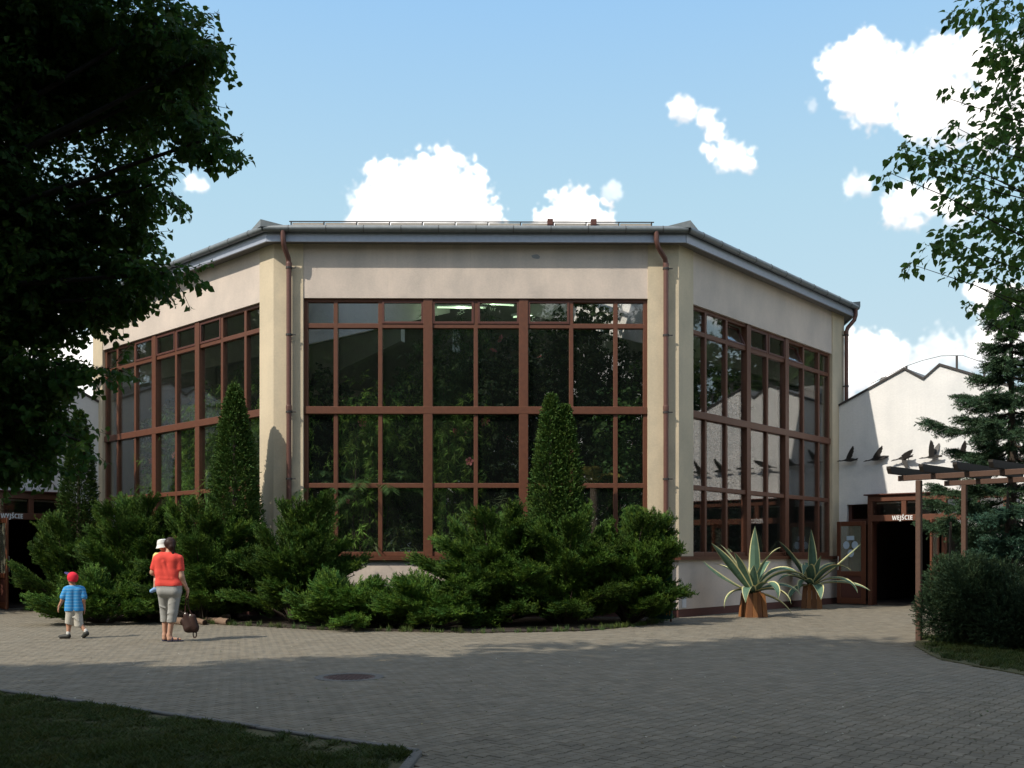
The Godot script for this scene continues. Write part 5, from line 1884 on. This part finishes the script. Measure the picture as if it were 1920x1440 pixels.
	p.albedo_texture = noise_tex(0.012, [lin(0.125, 0.108, 0.078), lin(0.168, 0.146, 0.109), lin(0.190, 0.166, 0.126), lin(0.235, 0.21, 0.167)], 31, 6, 1024, [0.0, 0.45, 0.8, 1.0])
	p.uv1_triplanar = true
	p.uv1_world_triplanar = true
	p.uv1_scale = Vector3.ONE * 0.21
	p.heightmap_enabled = true
	p.heightmap_texture = grey_tex(0.2, 33)
	p.heightmap_scale = 0.4
	mats["paver"] = p
	var g := StandardMaterial3D.new()
	g.resource_name = "glass"
	g.transparency = BaseMaterial3D.TRANSPARENCY_ALPHA
	g.albedo_color = Color(0.25, 0.28, 0.27, 0.03)
	g.roughness = 0.0
	g.metallic_specular = 0.5
	mats["glass"] = g
	var fr := StandardMaterial3D.new()
	fr.resource_name = "frosted"
	fr.transparency = BaseMaterial3D.TRANSPARENCY_ALPHA
	fr.albedo_color = Color(0.55, 0.55, 0.48, 0.45)
	fr.roughness = 0.1
	mats["frosted"] = fr
	var gl := StandardMaterial3D.new()
	gl.resource_name = "glow"
	gl.emission_enabled = true
	gl.emission = Color(0.85, 1.0, 0.80)
	gl.emission_energy_multiplier = 1.3
	mats["glow"] = gl
	leafy("leaf", 0.5, 0.95)
	leafy("leaf_thin", 0.6, 0.5)
	leafy("needle", 0.65, 0.14)
	leafy("petal", 0.6, 0.6)
	leafy("agave", 0.5, 0.1)


func shapes() -> void:
	meshes["leaf_cluster"] = leaf_cluster(101, 13, Color(0.050, 0.095, 0.022))
	meshes["leaf"] = one_leaf(102)
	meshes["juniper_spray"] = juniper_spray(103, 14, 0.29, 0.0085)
	meshes["thuja_spray"] = juniper_spray(104, 6, 0.105, 0.0125)
	meshes["pine_spray"] = juniper_spray(109, 9, 0.085, 0.0058)
	meshes["spruce_spray"] = spruce_spray(105)
	meshes["willow_cluster"] = willowy_cluster(106, 16, 0.17, 0.010)
	meshes["strap_cluster"] = willowy_cluster(107, 9, 0.42, 0.014)
	meshes["broad_cluster"] = leaf_cluster(108, 10, Color(1, 1, 1), 1.5)
	meshes["hibiscus"] = hibiscus()
	meshes["paver"] = paver_mesh(1)
	meshes["tuft"] = tuft()


func garden() -> void:
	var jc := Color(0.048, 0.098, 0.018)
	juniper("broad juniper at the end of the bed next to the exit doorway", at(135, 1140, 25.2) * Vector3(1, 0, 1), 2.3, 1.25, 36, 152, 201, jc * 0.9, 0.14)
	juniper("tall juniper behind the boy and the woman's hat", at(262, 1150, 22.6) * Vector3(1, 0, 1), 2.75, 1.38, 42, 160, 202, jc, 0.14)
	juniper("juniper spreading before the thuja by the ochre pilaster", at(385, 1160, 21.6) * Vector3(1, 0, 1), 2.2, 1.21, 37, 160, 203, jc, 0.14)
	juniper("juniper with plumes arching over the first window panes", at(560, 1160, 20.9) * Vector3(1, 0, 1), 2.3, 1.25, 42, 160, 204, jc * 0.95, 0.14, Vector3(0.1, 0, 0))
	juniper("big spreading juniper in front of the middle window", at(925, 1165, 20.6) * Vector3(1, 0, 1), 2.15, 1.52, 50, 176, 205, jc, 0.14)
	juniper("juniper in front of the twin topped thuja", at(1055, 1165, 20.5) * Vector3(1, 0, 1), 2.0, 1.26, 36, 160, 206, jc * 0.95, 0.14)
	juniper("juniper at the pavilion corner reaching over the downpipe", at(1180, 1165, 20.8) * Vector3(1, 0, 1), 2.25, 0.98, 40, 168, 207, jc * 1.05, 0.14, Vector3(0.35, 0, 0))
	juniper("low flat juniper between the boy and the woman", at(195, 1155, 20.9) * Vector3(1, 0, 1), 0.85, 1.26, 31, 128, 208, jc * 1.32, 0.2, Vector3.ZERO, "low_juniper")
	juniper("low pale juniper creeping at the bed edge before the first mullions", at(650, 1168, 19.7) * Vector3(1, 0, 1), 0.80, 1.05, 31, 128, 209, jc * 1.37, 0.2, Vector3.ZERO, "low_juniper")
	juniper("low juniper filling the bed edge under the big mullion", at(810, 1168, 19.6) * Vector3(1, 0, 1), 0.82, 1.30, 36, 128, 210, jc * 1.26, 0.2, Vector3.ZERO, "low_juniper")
	var tc := Color(0.060, 0.115, 0.022)
	thuja("slender thuja beside the ochre pilaster, single pointed top", at(440, 1160, 22.0) * Vector3(1, 0, 1), [[0, 0, 5.15, 0.80]], 11000, 211, tc)
	thuja("thuja with a twin top in front of the window", at(1042, 1160, 21.4) * Vector3(1, 0, 1), [[-0.10, 0, 4.85, 0.70], [0.20, 0.05, 4.62, 0.62]], 8500, 212, tc)
	thuja("dark thuja in front of the exit wing, half behind hanging leaves", at(148, 1150, 26.2) * Vector3(1, 0, 1), [[0, 0, 5.2, 0.72]], 10000, 213, tc * 0.7)
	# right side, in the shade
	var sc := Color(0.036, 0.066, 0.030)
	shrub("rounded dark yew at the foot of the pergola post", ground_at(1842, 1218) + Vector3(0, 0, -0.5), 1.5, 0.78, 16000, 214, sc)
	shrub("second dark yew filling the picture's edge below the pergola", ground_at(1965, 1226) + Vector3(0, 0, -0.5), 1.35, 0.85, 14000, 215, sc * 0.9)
	spruce("blue green spruce with long drooping boughs before the entrance wing", Vector3(9.4, 0, -18.9), 6.5, 1.95, 1.3, 216, Color(0.054, 0.102, 0.052))
	spruce("young spruce rising behind the dark yews", Vector3(8.35, 0, -16.9), 2.5, 1.25, 0.35, 217, Color(0.040, 0.090, 0.058))
	var m := Mb.new()
	m.tube([Vector3.ZERO, Vector3(0.01, 2.0, 0)], [0.03, 0.025], 7)
	tag(put("plant_stake", m.mesh(), mats.bark, null, move(Vector3(7.75, 0, -17.75))), "thin dark plant stake standing close to the second pergola post", "stake")


func shrub(label: String, base: Vector3, h: float, r: float, n: int, seed_: int, col: Color) -> void:
	R.seed = seed_
	var t := thing("yew_shrub", label, "shrub", move(base), "dark yews by the pergola")
	var m := Mb.new()
	var lobes := []
	for k in 9:
		var a := TAU * k * 0.618
		lobes.append([Vector3(cos(a) * r * rr(0.2, 0.6), h * rr(0.3, 0.66), sin(a) * r * rr(0.2, 0.6)), Vector3(r * 0.55, h * 0.33, r * 0.55), 1.0])
	limbs(m, Vector3.ZERO, lobes, 0.05)
	put("stem", m.mesh(), mats.bark, t)
	var xfs := []
	var cols := PackedColorArray()
	for k in n:
		var cl: Array = lobes[k % 9]
		var u := unit()
		var p: Vector3 = cl[0] + cl[1] * u * pow(rr(0.02, 1), 0.33)
		if p.y < 0.04:
			p.y = rr(0.04, 0.2)
		xfs.append(Transform3D(facing(u + Vector3(0, 0.5, 0) + unit() * 0.5, rr(0, TAU)).scaled(Vector3.ONE * rr(0.7, 1.15)), p))
		cols.append(tint(col, 0.7, 1.3, 0.15))
	many("foliage", meshes.pine_spray, mats.needle, xfs, cols, t)


func agaves() -> void:
	# azimuth, rise, length, droop, half width, twist
	agave("big variegated agave with one tall upright blade in front of the plinth|wooden tub of splayed boards under the big agave", move(at(1412, 1157, 22.9) * Vector3(1, 0, 1), 0.2), [
		[95, 86, 1.52, 6, 0.085, 0.0], [170, 50, 1.55, 4, 0.055, 0.5], [150, 58, 1.15, 10, 0.05, 0.3], [60, 74, 1.30, 60, 0.07, 0.2], [20, 60, 1.25, 120, 0.07, 0.3], [185, 22, 1.35, -28, 0.075, -0.6],
		[160, 18, 1.05, 110, 0.08, 0.3], [75, 40, 1.05, 150, 0.085, 0.0], [30, -18, 0.95, 45, 0.085, 0.2], [5, 25, 1.20, 85, 0.075, 0.3], [-40, 55, 1.2, 60, 0.07, 0.0], [230, 50, 1.2, 50, 0.07, 0.0], [300, 65, 1.2, 40, 0.07, 0.0], [110, 70, 0.7, 10, 0.06, 0.0], [125, 30, 1.0, 120, 0.08, 0.1], [50, 20, 1.0, 100, 0.08, -0.2], [35, 50, 1.35, 95, 0.07, 0.0], [200, 62, 1.3, 20, 0.06, 0.0]], 0.40, 0.54)
	agave("smaller agave with arching cream edged leaves beside the entrance door|darker wooden tub under the smaller agave", move(at(1522, 1141, 26.6) * Vector3(1, 0, 1), -0.3), [
		[90, 84, 1.50, 4, 0.06, 0.0], [165, 62, 1.45, 10, 0.055, 0.2], [20, 40, 1.65, -10, 0.075, 0.3], [180, 50, 1.55, 150, 0.085, 0.0], [100, 62, 1.35, 150, 0.09, 0.1], [10, 30, 1.3, 110, 0.06, 0.0], [0, 10, 1.45, 45, 0.08, 0.4],
		[130, -5, 1.0, 70, 0.085, 0.0], [75, 5, 1.0, 80, 0.09, 0.0], [200, 40, 1.5, 130, 0.07, 0.2], [260, 50, 1.2, 50, 0.07, 0.0], [310, 55, 1.2, 60, 0.07, 0.0], [60, 70, 0.9, 20, 0.06, 0.0], [150, 35, 1.3, 120, 0.08, 0.0], [40, 45, 1.4, 90, 0.075, 0.1], [110, 25, 0.95, 110, 0.085, 0.0], [185, 65, 1.4, 60, 0.06, 0.2]], 0.42, 0.60)


func indoor_plants() -> void:
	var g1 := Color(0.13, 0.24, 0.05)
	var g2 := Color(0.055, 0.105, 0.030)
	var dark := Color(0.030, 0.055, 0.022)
	var f0 := face(0)
	var f1 := face(1)
	var f7 := face(7)
	var sp := func(f: Transform3D, x: float, inn: float) -> Vector3: return f * Vector3(x, 0.06, -inn)
	# behind the front window
	house_plant("weeping_fig", "weeping fig with bright tips behind the second and third front panes", "indoor tree", sp.call(f0, 2.0, 1.5), 5.3, 1.0, 900, "willow_cluster", 1.0, g1, 301, 3)
	house_plant("weeping_fig", "tall weeping fig behind the left big mullion of the front window", "indoor tree", sp.call(f0, 3.9, 1.7), 6.9, 1.05, 1000, "willow_cluster", 1.05, g2, 302, 2)
	house_plant("weeping_fig", "bright weeping fig low behind the middle front panes", "indoor tree", sp.call(f0, 4.2, 1.0), 4.9, 0.65, 420, "willow_cluster", 0.95, g1, 303, 2)
	house_plant("hibiscus_tree", "hibiscus with pink flowers behind the fifth front pane", "indoor tree", sp.call(f0, 5.1, 1.4), 6.4, 0.9, 620, "broad_cluster", 0.85, dark, 304, 11)
	house_plant("hibiscus_tree", "dark broad leaved hibiscus behind the sixth front pane", "indoor tree", sp.call(f0, 6.3, 1.9), 6.9, 1.1, 720, "broad_cluster", 0.95, dark, 305, 4)
	house_plant("broadleaf_plant", "glossy broad leaved plant in the right end pane of the front window", "indoor plant", sp.call(f0, 7.9, 1.1), 5.2, 0.6, 260, "broad_cluster", 1.0, Color(0.06, 0.13, 0.035), 306)
	house_plant("broadleaf_plant", "tall dark plant touching the top right front panes", "indoor plant", sp.call(f0, 7.2, 2.3), 7.4, 1.1, 620, "broad_cluster", 1.1, dark, 307)
	house_plant("reed_plant", "strap leaved plant low behind the juniper in the middle panes", "indoor plant", sp.call(f0, 5.0, 0.9), 2.7, 0.5, 110, "strap_cluster", 1.3, Color(0.13, 0.17, 0.08), 308)
	house_plant("reed_plant", "strap leaved plant at the sill behind the third front pane", "indoor plant", sp.call(f0, 2.6, 0.8), 2.1, 0.45, 80, "strap_cluster", 1.2, Color(0.10, 0.16, 0.06), 309)
	palm("palm with wide feathery fronds behind the left front panes", sp.call(f0, 2.1, 1.15), 2.7, 15, 1.9, 310, Color(0.075, 0.145, 0.045))
	palm("palm in the left end pane of the front window", sp.call(f0, 0.8, 0.9), 3.0, 10, 1.2, 311, Color(0.07, 0.14, 0.05))
	palm("palm with one yellow green frond in the right front panes", sp.call(f0, 7.3, 1.0), 2.9, 7, 1.3, 312, Color(0.26, 0.25, 0.07))
	# behind the sunlit left window
	house_plant("weeping_fig", "sunlit fig behind the right panes of the sunny window", "indoor tree", sp.call(f7, 7.2, 1.4), 5.2, 0.9, 820, "willow_cluster", 1.0, g1, 313, 6)
	house_plant("weeping_fig", "sunlit fig behind the middle of the sunny window", "indoor tree", sp.call(f7, 5.4, 1.3), 5.9, 0.95, 900, "willow_cluster", 1.05, g1, 314, 5)
	house_plant("weeping_fig", "fig behind the far panes of the sunny window", "indoor tree", sp.call(f7, 3.4, 1.5), 5.6, 0.95, 820, "willow_cluster", 1.0, g1, 315, 4)
	house_plant("broadleaf_plant", "broad leaved plant at the far end of the sunny window", "indoor plant", sp.call(f7, 1.6, 1.5), 5.4, 0.9, 420, "broad_cluster", 1.0, g2, 316, 2)
	house_plant("reed_plant", "low green strap leaves along the sunny sill", "indoor plant", sp.call(f7, 6.3, 0.8), 3.3, 0.8, 240, "strap_cluster", 1.2, g1, 317)
	var g3 := Color(0.20, 0.36, 0.07)  # fig green raised in the colour to pass for sunlit leaves
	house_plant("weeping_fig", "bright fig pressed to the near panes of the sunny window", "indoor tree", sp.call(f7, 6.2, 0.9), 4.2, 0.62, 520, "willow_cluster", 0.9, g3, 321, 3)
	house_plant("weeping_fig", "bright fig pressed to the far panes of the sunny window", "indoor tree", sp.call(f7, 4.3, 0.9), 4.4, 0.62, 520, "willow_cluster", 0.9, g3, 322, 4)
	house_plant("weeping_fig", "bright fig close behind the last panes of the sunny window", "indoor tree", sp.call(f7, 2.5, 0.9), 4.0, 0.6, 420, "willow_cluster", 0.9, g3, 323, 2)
	house_plant("weeping_fig", "leafy fig in green brightened as if sunlit close behind the second front pane", "indoor tree", sp.call(f0, 1.9, 0.75), 4.9, 0.5, 260, "willow_cluster", 0.9, g3, 324, 1)
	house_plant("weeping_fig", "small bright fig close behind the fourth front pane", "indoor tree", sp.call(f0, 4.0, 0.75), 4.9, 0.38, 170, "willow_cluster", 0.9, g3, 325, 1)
	# behind the shaded right window
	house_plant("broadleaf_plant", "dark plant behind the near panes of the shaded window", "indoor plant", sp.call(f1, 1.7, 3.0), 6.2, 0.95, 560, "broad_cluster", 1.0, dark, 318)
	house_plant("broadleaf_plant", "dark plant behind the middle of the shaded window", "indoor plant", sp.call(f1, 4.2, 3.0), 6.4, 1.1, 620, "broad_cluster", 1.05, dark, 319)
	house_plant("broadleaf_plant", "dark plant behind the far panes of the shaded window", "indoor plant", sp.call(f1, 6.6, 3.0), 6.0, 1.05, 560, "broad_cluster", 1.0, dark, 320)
	# a second, darker row deeper inside
	var q := 0
	for p in [Vector2(-5.5, -28.5), Vector2(-1.9, -28.0), Vector2(2.2, -28.4), Vector2(5.4, -31.0), Vector2(-7.9, -33.0), Vector2(-1.0, -33.0)]:
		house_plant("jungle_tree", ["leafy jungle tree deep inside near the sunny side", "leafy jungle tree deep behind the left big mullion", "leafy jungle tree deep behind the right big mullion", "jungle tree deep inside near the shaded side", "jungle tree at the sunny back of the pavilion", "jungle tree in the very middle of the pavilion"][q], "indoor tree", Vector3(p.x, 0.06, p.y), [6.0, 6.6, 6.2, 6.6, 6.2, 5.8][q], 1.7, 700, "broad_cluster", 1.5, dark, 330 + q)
		q += 1


func trees() -> void:
	# the big linden whose boughs hang into the picture's left half
	var near := []
	for b in [[60, 40, 110, 6.6], [200, 50, 115, 6.8], [300, 40, 55, 6.4], [350, 105, 48, 6.3], [398, 98, 20, 6.2], [428, 92, 10, 6.2], [315, 165, 50, 6.6], [200, 155, 85, 6.9], [70, 170, 80, 6.6], [350, 215, 40, 6.2], [385, 262, 28, 6.1], [408, 285, 18, 6.1], [245, 232, 36, 6.9], [235, 305, 36, 6.6], [290, 345, 28, 6.4], [312, 365, 12, 6.3], [200, 385, 62, 6.7], [90, 400, 75, 6.5], [235, 445, 40, 6.6], [60, 500, 85, 6.4], [180, 520, 62, 6.6], [262, 514, 34, 6.3], [312, 512, 21, 6.2], [345, 508, 11, 6.2], [226, 556, 20, 6.3], [262, 560, 11, 6.3], [100, 590, 42, 6.5], [165, 590, 22, 6.4],
			[40, 700, 62, 6.3], [115, 690, 28, 6.2], [170, 692, 17, 6.2], [205, 696, 13, 6.1], [45, 790, 62, 6.4], [120, 795, 28, 6.3], [160, 830, 14, 6.2], [35, 868, 28, 6.2], [80, 862, 14, 6.2], [120, 290, 16, 7.0], [15, 330, 26, 7.0], [0, 610, 30, 6.6], [-60, 300, 130, 6.4], [-80, 600, 125, 6.4], [-60, 100, 150, 6.6], [110, 110, 90, 7.6], [220, 100, 70, 7.8], [60, 450, 70, 7.4], [-40, 810, 80, 6.4]]:
		var r: float = b[2] * b[3] / F
		near.append([at(b[0], b[1], b[3]), Vector3(r, r * 0.92, r * 1.4), b[2] * b[2] / 34.0])
	tree("big dark linden whose leafy boughs hang into the top left corner", Vector3(-6.0, 0, -6.2), 16.0, 4.0, 6.6, 1.7, 2600, 1.6, 401, near, 0.56, 2.6)
	# the lighter tree that reaches in at the top right, leaf by leaf
	lime_right()
	# the trees that shade the forecourt; they stand beside and behind the viewer and show in the panes
	var spots := [[-11.5, -3.5, 14.0, 4.4], [-16.5, -1.0, 16.0, 4.6], [-8.0, 2.0, 15.0, 4.6], [-2.0, 5.5, 15.0, 4.6], [5.5, 6.5, 15.0, 4.6], [-13.5, 6.5, 17.0, 4.8], [-6.0, 10.5, 17.0, 4.8], [12.0, 1.5, 13.0, 4.4], [1.8, 12.5, 17.0, 5.0], [11.0, 10.0, 15.0, 4.8], [-21.0, 4.0, 16.0, 5.0], [-16.3, -26.0, 10.5, 2.4], [20.0, 3.0, 15.0, 5.0], [-3.0, 1.2, 17.0, 4.4], [-3.8, -3.0, 17.5, 4.2], [-7.0, -1.8, 15.0, 3.8], [22.5, -33.0, 14.0, 4.2], [28.5, -29.0, 15.0, 4.6], [23.5, -25.0, 13.0, 3.8], [30.5, -38.0, 16.0, 4.8], [-28.0, -28.0, 13.0, 4.4], [-25.5, -36.0, 14.0, 4.4], [-34.0, -33.0, 15.0, 4.8]]
	var names := ["linden standing beside the big dark linden", "tall linden at the far side of the lawn", "linden on the lawn behind the big dark linden", "linden directly behind the viewer's path", "linden behind the viewer on the entrance side", "tallest linden at the back of the lawn", "tall linden deep behind the viewer", "linden beyond the pergola side path", "tall linden closing the view behind the viewer", "linden behind the pergola corner", "outermost linden on the lawn side", "slim linden past the exit wing", "outermost linden on the pergola side", "tall linden arching high over the viewer", "linden by the path whose crown starts high above", "linden between the dark linden and the lawn", "linden behind the entrance wing mirrored in the shaded window", "tall linden far beyond the entrance wing", "linden beside the entrance wing beyond the spruce", "outermost linden beyond the entrance wing", "linden beyond the exit wing mirrored in the sunny window", "linden behind the exit wing", "outermost linden beyond the exit wing"]
	for k in spots.size():
		var s: Array = spots[k]
		tree(names[k], Vector3(s[0], 0, s[1]), s[2], s[3], [3.6, 8.0, 1.6][0 if k < 13 else 1 if k < 16 else 2], 2.0, 2400, 0.9, 410 + k)
	var low_spots := [[-14.0, 13.0], [-8.5, 15.5], [-3.0, 16.5], [2.5, 17.0], [8.0, 16.0], [13.5, 13.5], [-19.0, 10.0], [18.0, 9.0], [-17.4, -24.6]]  # the last bush is added, unseen, to keep the exit wing out of reflections
	for k in low_spots.size():
		var s: Array = low_spots[k]
		tree(["hazel bush at the back of the lawn", "hazel bush behind the viewer at the lawn side", "hazel bush closing the path behind the viewer", "hazel bush straight behind the viewer", "hazel bush behind the viewer on the pergola side", "hazel bush at the back of the pergola verge", "outermost hazel bush on the lawn", "outermost hazel bush on the pergola side", "added hazel bush screening the exit wing from the panes"][k], Vector3(s[0], 0, s[1]), 5.2, 3.4, 0.1, 2.2, 900, 0.8, 470 + k).name = "hazel_bush"


func lime_right() -> void:
	R.seed = 440
	var base := Vector3(6.6, 0, -8.2)
	var t := thing("leafy_tree", "light green tree reaching in from the top right corner", "tree", move(base))
	var m := Mb.new()
	m.tube([Vector3(0, -0.1, 0), Vector3(0, 1.0, 0), Vector3(-0.05, 3.0, 0), Vector3(-0.1, 6.0, 0.1), Vector3(0, 9.0, 0)], [0.20, 0.15, 0.12, 0.08, 0.02], 8)
	var cl := []
	for b in [[1885, 25, 48, 8.0], [1830, 15, 34, 7.9], [1790, 32, 18, 7.8], [1905, 110, 55, 8.2], [1880, 185, 44, 8.0], [1830, 165, 20, 7.8], [1782, 172, 15, 7.7], [1905, 255, 62, 8.2], [1845, 265, 38, 8.0], [1740, 288, 38, 7.8], [1692, 285, 28, 7.7], [1665, 335, 18, 7.6], [1775, 315, 36, 7.9], [1850, 335, 62, 8.1], [1800, 372, 36, 7.9], [1735, 325, 24, 7.7], [1905, 400, 70, 8.2], [1840, 430, 46, 8.0], [1785, 440, 28, 7.8], [1712, 500, 20, 7.6], [1745, 470, 22, 7.7], [1800, 478, 32, 7.8], [1788, 512, 16, 7.7], [1880, 500, 56, 8.1], [1900, 560, 46, 8.0], [1845, 572, 22, 7.8], [1815, 575, 12, 7.7], [1895, 610, 26, 8.0], [1990, 200, 110, 8.2], [1990, 420, 110, 8.2], [1960, 60, 90, 8.0], [1870, 90, 30, 7.9], [1795, 235, 18, 7.7]]:
		var r: float = b[2] * b[3] / F
		cl.append([at(b[0], b[1], b[3]) - base, Vector3(r, r * 0.85, r * 1.5), b[2] * b[2] / 26.0 + 5.0])
	for k in 20:  # the same boughs go on towards the trunk
		cl.append([Vector3(rr(-2.0, -0.1), lerpf(3.0, 6.6, fmod(k * 0.618, 1.0)), rr(-0.7, 0.7)), Vector3(0.5, 0.4, 0.6), 240.0])
	for c in cl:
		var to: Vector3 = c[0]
		var y0 := clampf(to.y - 0.9 - 0.2 * absf(to.x), 1.8, 8.0)
		var from := Vector3(-0.06, y0, 0)
		if rr(0, 1) < 0.35:
			continue
		var bend := Vector3(rr(-0.12, 0.12), rr(0.05, 0.3), rr(-0.15, 0.15))
		var pts := []
		for s in 8:
			var q := s / 7.0
			pts.append(from.lerp(to, q) + bend * sin(q * PI) + Vector3(rr(-0.02, 0.02), 0.05 * sin(q * 9.0 + to.x * 7.0), rr(-0.03, 0.03)))
		m.tube(pts, [0.022, 0.018, 0.014, 0.010, 0.008, 0.006, 0.004, 0.002], 5, false)
	for k in 9:
		var a := TAU * k / 9.0
		cl.append([Vector3(2.0 + cos(a) * 1.7, rr(5.2, 8.8), sin(a) * 1.7), Vector3(1.1, 0.9, 1.1), 150.0])
		m.tube([Vector3(-0.05, 3.5, 0), cl[-1][0]], [0.05, 0.012], 5, false)
	put("trunk", m.mesh(), mats.bark, t)
	var named := []
	var xfs := []
	var cols := PackedColorArray()
	for q in cl.size():
		var c: Array = cl[q]
		for k in int(c[2]):
			var u := unit()
			var p: Vector3 = c[0] + c[1] * u * pow(rr(0.02, 1), 0.45)
			var d := Vector3(u.x * 0.8 - 0.25, -rr(0.1, 1.0), u.z * 0.8) + unit() * 0.4
			var xf := Transform3D(facing(d, rr(-1.2, 1.2)).scaled(Vector3.ONE * rr(0.52, 0.88) * (1.0 if q < 53 else 1.9)), p)
			var col := tint(Color(0.10, 0.19, 0.042), 0.7, 1.3, 0.15)
			if q < 31 and named.size() < 300 and u.length() > 0.5 and (u.x < -0.1 or c[1].x < 0.13):
				named.append([xf, col])
			else:
				xfs.append(xf)
				cols.append(col)
	var tones := []
	for k in 5:
		var mm: StandardMaterial3D = mats.leaf.duplicate()
		var s: float = [0.75, 0.88, 1.0, 1.12, 1.25][k]
		mm.albedo_color = lin(0.10 * s, 0.19 * s, 0.042 * s)
		tones.append(mm)
	for e in named:
		put("leaf", meshes.leaf, tones[R.randi() % 5], t, e[0])
	many("crown", meshes.leaf, mats.leaf, xfs, cols, t)


func litter() -> void:
	R.seed = 55
	var xfs := []
	var cols := PackedColorArray()
	for k in 420:
		var z := -rr(6.6, 20.0)
		var p := Vector3(rr(-0.52, 0.52) * -z, 0.004, z)
		if Geometry2D.is_point_in_polygon(Vector2(p.x, p.z), bed_edge) or (p.z < -17 and p.x > 3):
			continue
		xfs.append(Transform3D(Basis(Vector3.UP, rr(0, TAU)) * Basis(Vector3.RIGHT, rr(-0.25, 0.25)).scaled(Vector3.ONE * rr(0.12, 0.42)), p + Vector3(0, 0.006, 0)))
		cols.append(tint([Color(0.36, 0.30, 0.16), Color(0.5, 0.48, 0.40), Color(0.14, 0.11, 0.05), Color(0.10, 0.13, 0.05)][R.randi() % 4], 0.8, 1.2))
	var o := many("leaf_litter", meshes.leaf, mats.leaf, xfs, cols)
	o.set_meta("label", "small dry leaves and petals scattered over the paving")
	o.set_meta("category", "litter")
	var ex := []
	var ec := PackedColorArray()
	for k in 300:
		var s := R.randi() % 9 + 1
		var a := bed_edge[s]
		var b := bed_edge[s + 1]
		var p := a.lerp(b, rr(0, 1)) + Vector2(rr(-0.12, 0.12), rr(-0.10, 0.12))
		ex.append(Transform3D(Basis(Vector3.UP, rr(0, TAU)).scaled(Vector3(1, rr(0.5, 1.6), 1)), Vector3(p.x, 0.0, p.y)))
		ec.append(tint(Color(0.085, 0.13, 0.035), 0.7, 1.3, 0.2))
	for k in 70:
		var z := -rr(6.8, 11.0)
		var p := Vector2(rr(-0.35, 0.5) * -z, z)
		if not inside_any(p):
			ex.append(Transform3D(Basis(Vector3.UP, rr(0, TAU)).scaled(Vector3(0.22, rr(0.08, 0.2), 0.22)), Vector3(p.x, -0.004, p.y)))
			ec.append(tint(Color(0.07, 0.10, 0.03), 0.7, 1.3, 0.2))
	o = many("edge_weeds", meshes.tuft, mats.leaf_thin, ex, ec)
	o.set_meta("label", "weeds along the juniper bed and in the paving joints")
	o.set_meta("category", "weeds")
